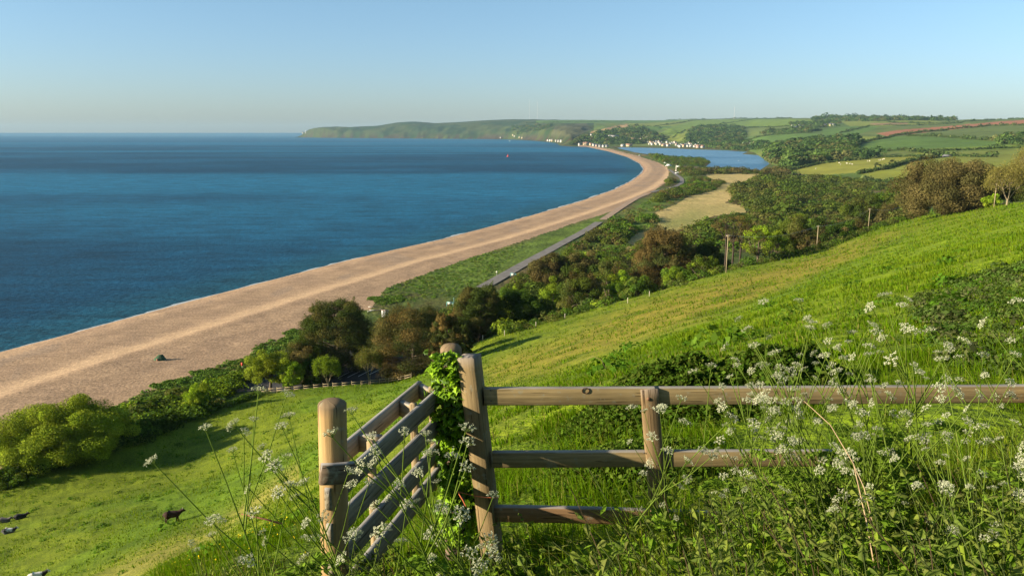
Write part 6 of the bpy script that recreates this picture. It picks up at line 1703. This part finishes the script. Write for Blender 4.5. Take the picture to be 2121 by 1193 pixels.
HS = [ # px, py base, w, d, h, rz, wall, roof, label, windows, ymin
 (1214, 301, 30, 12, 9, 0.0, CRM, RD, 'long cream seafront hotel at the end of the beach', True), (1200, 302, 9, 9, 8, 0.2, WH, SL, 'small white house left of the cream hotel', False),
 (1201, 296, 14, 10, 8, 1.4, WH, SL, 'white gabled house on the rise left above the hotel', True), (1212, 295, 16, 10, 9, 1.2, WH, SL, 'white gabled house with dark roof directly above the hotel', True),
 (1224, 302, 14, 10, 7, 0.2, CRM, RD, 'cream house immediately right of the hotel', True), (1230, 303, 12, 9, 8, 0.1, WH, SL, 'white seafront house second right of the hotel', False),
 (1236, 304, 12, 9, 7, -0.1, PINK, SL, 'pinkish seafront house third right of the hotel', False), (1243, 305, 12, 9, 7, 0.1, GRW, SL, 'grey seafront house near the right end of the row', False),
 (1250, 305, 10, 8, 6, 0.3, WH, SL, 'small white cottage at the right end of the seafront row', False), (1257, 305, 12, 8, 6, 0.0, GRW, SL, 'grey roofed cottage last in the seafront row', False),
 (1225, 281, 10, 8, 5, 0.2, WH, SL, 'small white house just under the tan field corner', False), (1230, 287, 14, 9, 6, 0.6, WH, RD, 'white house with red roof among trees on the wooded slope', False),
 (1238, 286, 12, 9, 7, -0.4, WH, SL, 'tall white house right of the red roofed one', False), (1245, 276, 10, 8, 5, 0.1, PINK, RD, 'pink house highest on the wooded slope', False),
 (1249, 279, 14, 8, 5, 0.1, WH, SL, 'white bungalow below the pink house', False), (1270, 286, 50, 12, 8, -0.1, WH, GRW, 'long white flat building on the wooded hillside', True),
 (1341, 288, 14, 10, 8, 0.2, WH, RD, 'lone white house right of the dark hillside wood', False), (1312, 291, 22, 10, 6, 0.0, PINK, RD, 'brick farm buildings below the hillside wood', False),
 (1328, 291, 12, 9, 6, 0.3, WH, RD, 'white end house of the farm group', False), (1290, 304, 16, 9, 6, 0.1, WH, GRW, 'low white building on the left lake shore', False),
 (1303, 304, 26, 10, 7, 0.0, CRM, RD, 'long brown waterside building on the left lake shore', False), (1446, 307, 16, 9, 8, 0.0, PINK, RD, 'terraced block by the water with red roof', True),
 (1455, 307, 16, 9, 7, 0.05, WH, RD, 'white terraced block beside the red roofed one', True), (1469, 304, 12, 9, 7, 0.3, WH, RD, 'white house alone right of the terraced blocks', False),
 (1476, 304, 10, 8, 6, 0.3, PINK, RD, 'pinkish house in trees right of the terraced blocks', False), (1491, 301, 8, 7, 5, 0.1, WH, SL, 'tiny white house on the wood edge by the lake', False),
 (1541, 300, 10, 8, 5, 0.4, WH, SL, 'small white house under the emerald field', False), (1556, 301, 12, 8, 6, -0.2, WH, SL, 'white cottage left of the pair below the emerald field', False),
 (1563, 300, 14, 9, 6, 0.5, WH, RD, 'white cottage with red roof below the emerald field', False), (1570, 303, 12, 8, 6, -0.5, WH, SL, 'right hand white cottage below the emerald field', False),
 (1558, 310, 8, 7, 5, 0, WH, SL, 'little white boathouse near the lagoon shore', False),
 (1642, 264, 14, 9, 7, 0.4, WH, SL, 'white hamlet house farthest left under the skyline wood', False), (1647, 267, 16, 9, 7, -0.3, WH, SL, 'white hamlet house with dark roof lower left', False),
 (1656, 263, 12, 8, 7, 0.2, WH, SL, 'white hamlet house beside the copse', False), (1663, 264, 10, 8, 5, 0.2, GRW, SL, 'grey hamlet house right of the white ones', False),
 (1702, 264, 10, 8, 5, 0.1, PINK, RD, 'red roofed cottage at the left of the right hand hamlet', False), (1709, 262, 14, 9, 6, 0.1, WH, SL, 'white farmhouse in the right hand hamlet', False),
 (1721, 262, 16, 10, 9, -0.2, CRM, SL, 'tall cream house in the right hand hamlet', False), (1727, 262, 12, 9, 7, 0.2, WH, SL, 'white house at the right end of the hamlet', False),
]
for i, a in enumerate(HS):
    P = hit(a[0], a[1], 2600, 7000)
    house(P, *a[2:6], a[6 - 1] if False else a[5], a[6], a[7], a[8]) if False else house(P, a[2], a[3], a[4], a[5], a[6], a[7], a[8], None, 'house', a[2] < 40, a[9])
# the village across the lagoon
r = np.random.default_rng(840)
for k in range(46):
    px = 1338 + 112 * (k + r.random()) / 46; py = 296 + 8 * r.random() + (2 if px > 1400 else 0) - (3 if px < 1370 else 0)
    P = hit(px, py, 3000, 6000)
    w = [WH, WH, WH, CRM, GRW][r.integers(0, 5)]
    nm = {WH: 'white', CRM: 'cream', GRW: 'grey'}[w]
    house(P, 8 + 5 * r.random(), 7 + 2 * r.random(), 5 + 2.5 * r.random(), r.random() * 3.1, w, [SL, SL, RD][r.integers(0, 3)], 'one of the tiny %s houses crowded in the village across the lagoon' % nm, 'tiny %s houses of the lagoon village' % nm, chim=False)
# cove hamlets on the far shore
for px, py, lb in [(1135, 292.5, 'white house at the left of the shore hamlet under the near cliff'), (1140, 292.5, 'second white house of the shore hamlet under the near cliff'), (1144, 292.8, 'third house of the shore hamlet, set slightly lower'), (1152, 293.5, 'long pale house in the middle of the shore hamlet'),
                   (1157, 294, 'pale cottage next to the long one in the shore hamlet'), (1163, 294, 'right hand pale house of the shore hamlet by the rocks'), (1063, 281, 'white house high above the little far cove'), (1066, 283, 'tall white house above the little far cove'), (1037, 287, 'tiny white hut at the foot of the far cliffs'), (1076, 286, 'white terrace low in the little far cove'), (1082, 287, 'white cottage at the right of the little far cove')]:
    P = hit(px, py, 3300, 9000)
    house(P, 11 + 5 * r.random(), 9, 6 + 2 * r.random(), r.normal() * 0.5, CRM if r.random() < 0.4 else WH, GRW, lb, 'far shore houses', chim=False)
P = hit(1962, 325.5, 700, 4000)
house(P, 18, 6, 1.0, 0.1, (0.2, 0.19, 0.18), (0.15, 0.15, 0.15), 'low grey roofed barn among the hedges on the right', name='barn', chim=False)
# lighthouse
P = hit(633, 276.5, 9000, 9900); P = np.array([P[0], P[1], P[2]]); root = empty('lighthouse', P); tag(root, 'white lighthouse on the tip of the far headland', 'lighthouse')
Geo().add(*tube([[0, 0, -6], [0, 0, 0], [0, 0, 26], [0, 0, 28]], [6.5, 5.5, 4.2, 5.0], 14, WH, True)).build('tower', M_WALL, root)
Geo().add(*tube([[0, 0, 28.2], [0, 0, 33], [0, 0, 36]], [3.4, 3.4, 0.4], 12, (0.7, 0.72, 0.72), True)).build('lantern', M_WALL, root)
house(hit(628, 275.5, 9000, 9900), 26, 12, 12, 0.1, WH, SL, 'white keepers house left of the lighthouse', chim=False)
# masts
M_MAST = plain_mat('mast', 0.6, 0.3)
for px, pt, pb, Y, lb in [(1096.5, 208, 250, 9100, 'tall thin radio mast on the far ridge'), (1113, 212, 250, 9000, 'fainter right hand radio mast on the far ridge'), (1521.5, 222, 247, 6600, 'short pale mast on the ridge above the lagoon')]:
    X, _, Zt = at_Y(px, pt, Y); X = float(X); z0 = gz(X, Y); h = float(Zt) - z0; root = empty('radio_mast', (X, Y, z0)); tag(root, lb, 'mast')
    rw = 1.3 if Y > 8000 else 1.6
    g = Geo()
    for q in range(3):
        a_ = q * 2.094; g.add(*tube([[math.cos(a_) * rw, math.sin(a_) * rw, 0], [math.cos(a_) * rw * 0.7, math.sin(a_) * rw * 0.7, h]], 0.28, 4, (0.45, 0.42, 0.42)))
    for q in range(int(h / 6)):
        z = q * 6; s = 1 if q % 2 else -1; g.add(*tube([[-rw * s, 0, z], [rw * s, 0, z + 6]], 0.2, 3, (0.45, 0.42, 0.42)))
    g.build('lattice', M_MAST, root)
    Geo().add(*tube([[0, 0, h], [0, 0, h + 6]], 0.3, 4, (0.7, 0.7, 0.7))).build('aerial', M_MAST, root)

# =================================================================== memorial, vehicles, buoy, boats, birds
def Zp(px, py, z): x, y = at_z(px, py, z); return np.array([float(x), float(y), z])
P = hit(1400.5, 355, 700, 2500); root = empty('monument', P); tag(root, 'slim pale stone obelisk in the beach car park', 'monument')
hm = 13.0 * P[1] / FPX
Geo().add(*box((0, 0, 0.4), (2.6, 2.6, 0.8), None, (0.5, 0.46, 0.38))).add(*box((0, 0, 1.2), (1.8, 1.8, 0.9), None, (0.52, 0.48, 0.40))).build('plinth', M_WALL, root)
Geo().add(*tube([[0, 0, 1.6], [0, 0, hm - 1.2], [0, 0, hm]], [0.85, 0.6, 0.05], 4, (0.56, 0.52, 0.42), True)).build('shaft', M_WALL, root)
M_CAR = plain_mat('car_paint', 0.35, 0.5, 1, 0.97, 1.03); M_GLASS = plain_mat('car_glass', 0.15, 0.5); M_RUB = plain_mat('rubber', 0.9, 0.1)
def car(P, rz, Lc, Wc, Hc, col, label, name='parked_car', group=None, van=False):
    root = empty(name, P, rz); tag(root, label, 'van' if van else 'car', group)
    x = Lc / 2; y = Wc / 2
    if van: prof = [(-x, 0.4), (-x, Hc), (x * 0.55, Hc), (x * 0.75, Hc * 0.55), (x, Hc * 0.45), (x, 0.4)]
    else: prof = [(-x, 0.35), (-x, Hc * 0.6), (-x * 0.8, Hc * 0.66), (-x * 0.55, Hc), (x * 0.15, Hc), (x * 0.45, Hc * 0.65), (x * 0.95, Hc * 0.55), (x, 0.35)]
    n = len(prof)
    V = np.array([[a, -y, b] for a, b in prof] + [[a, y, b] for a, b in prof]); Q = np.array([[i, (i + 1) % n, n + (i + 1) % n, n + i] for i in range(n)])
    T = [[0, i, i + 1] for i in range(1, n - 1)] + [[n, n + i + 1, n + i] for i in range(1, n - 1)]
    o = Geo().add(V, Q, T, col).build('body', M_CAR, root); bm_fix(o)
    g = Geo()
    for s in (-1, 1): g.add(*box((x * (0.45 if van else -0.15), s * (y + 0.01), Hc * 0.8), (Lc * (0.16 if van else 0.42), 0.03, Hc * 0.22), None, (0.03, 0.04, 0.05)))
    g.build('window', M_GLASS, root)
    for sx in (-0.6, 0.6):
        for s in (-1, 1):
            Geo().add(*tube([[sx * x, s * (y - 0.12), 0.34], [sx * x, s * (y + 0.05), 0.34]], 0.34, 12, (0.02, 0.02, 0.02), True)).build('wheel', M_RUB, root)
for i, (px, py, rz, van, lb) in enumerate([(1386, 344.5, 0.1, True, 'larger white camper van at the beach car park left of the obelisk'), (1381, 345, 0.2, False, 'white car against the left camper van'), (1407, 348.5, 0.0, True, 'white camper van right of the obelisk'),
        (1402, 360, 0.3, False, 'small white car below the obelisk on the left'), (1406, 359, 0.5, False, 'white car in the middle of the lower row'), (1411, 359, 0.2, False, 'white car at the right of the lower row'), (1415, 356.5, 0.8, False, 'pale car beside the bend of the road'),
        (1378, 338.5, 0, False, 'white car on the road along the spit'), (1325, 323, 0.5, False, 'lone white vehicle far along the spit road')]):
    P = hit(px, py, 500, 3300)
    f = 1.15
    car(P, rz, (7.0 if van else 4.3) * f, 2.2 * f, (2.9 if van else 1.5) * f, (0.6, 0.6, 0.58), lb, 'camper_van' if van else 'parked_car', None, van)
P = Zp(1052, 325, 0.0); root = empty('buoy', P); tag(root, 'small red buoy floating far out in the bay', 'buoy')
Geo().add(*tube([[0, 0, -0.5], [0, 0, 1.0], [0, 0, 1.4]], [3.0, 3.2, 2.4], 12, (0.55, 0.06, 0.05), True)).build('float', M_HUT, root)
Geo().add(*tube([[0, 0, 1.3], [0, 0, 5.2]], [1.6, 0.5], 8, (0.6, 0.08, 0.06), True)).build('tower', M_HUT, root)
Geo().add(*box((0, 0, 5.8), (1.2, 1.2, 1.2), None, (0.6, 0.08, 0.06))).build('topmark', M_HUT, root)
def boat(P, L, lb, col=(0.75, 0.76, 0.76), sail=0, name='boat'):
    root = empty(name, P, 0.2); tag(root, lb, 'boat')
    x = L / 2; w = L * 0.16
    V = np.array([[-x, -w, 1.2], [x * 0.5, -w, 1.3], [x, 0, 1.6], [x * 0.5, w, 1.3], [-x, w, 1.2], [-x, -w * 0.7, -0.3], [x * 0.4, -w * 0.6, -0.3], [x * 0.8, 0, -0.3], [x * 0.4, w * 0.6, -0.3], [-x, w * 0.7, -0.3]])
    Geo().add(V, [[0, 1, 6, 5], [1, 2, 7, 6], [2, 3, 8, 7], [3, 4, 9, 8], [4, 0, 5, 9]], [[0, 2, 1], [0, 3, 2], [0, 4, 3]], col).build('hull', M_HUT, root)
    Geo().add(*box((-x * 0.1, 0, 1.9), (L * 0.35, w * 1.1, 1.3), None, col)).build('cabin', M_HUT, root)
    if sail:
        Geo().add(*tube([[0, 0, 1], [0, 0, sail]], 0.12, 5, (0.6, 0.6, 0.6))).build('mast', M_HUT, root)
        Geo().add(np.array([[0.2, 0, 2], [-x * 0.8, 0.4, 2.2], [0.2, 0, sail], [0.2, 0.12, 2], [-x * 0.8, 0.52, 2.2], [0.2, 0.12, sail]]), None, [[0, 1, 2], [3, 5, 4]], (0.8, 0.8, 0.78)).build('sail', M_HUT, root)
boat(Zp(1056, 293, 0.0), 10, 'tiny white motor boat off the little far cove')
boat(Zp(173, 277.8, 0.0), 16, 'tiny white sailing boat near the horizon', sail=30, name='sailing_boat')
boat(Zp(535, 276.3, 0.0), 120, 'faint grey ship on the horizon left of the lighthouse', (0.25, 0.28, 0.3), name='ship')
P = Zp(1530, 333.5, 1.0); g = Geo().add(*tube([[-0.6, 0, 0.1], [0, 0, 0.25], [0.6, 0, 0.15]], [0.15, 0.4, 0.2], 8, (0.8, 0.8, 0.78), True)).add(*tube([[0.5, 0, 0.2], [0.75, 0, 0.7], [0.7, 0, 1.0], [0.95, 0, 0.95]], [0.1, 0.08, 0.1, 0.04], 6, (0.8, 0.8, 0.78)))
o = g.build('swan', M_HUT); o.location = P; tag(o, 'white swan on the lagoon near the wooded shore', 'bird')
add_haze(2.7e-5)
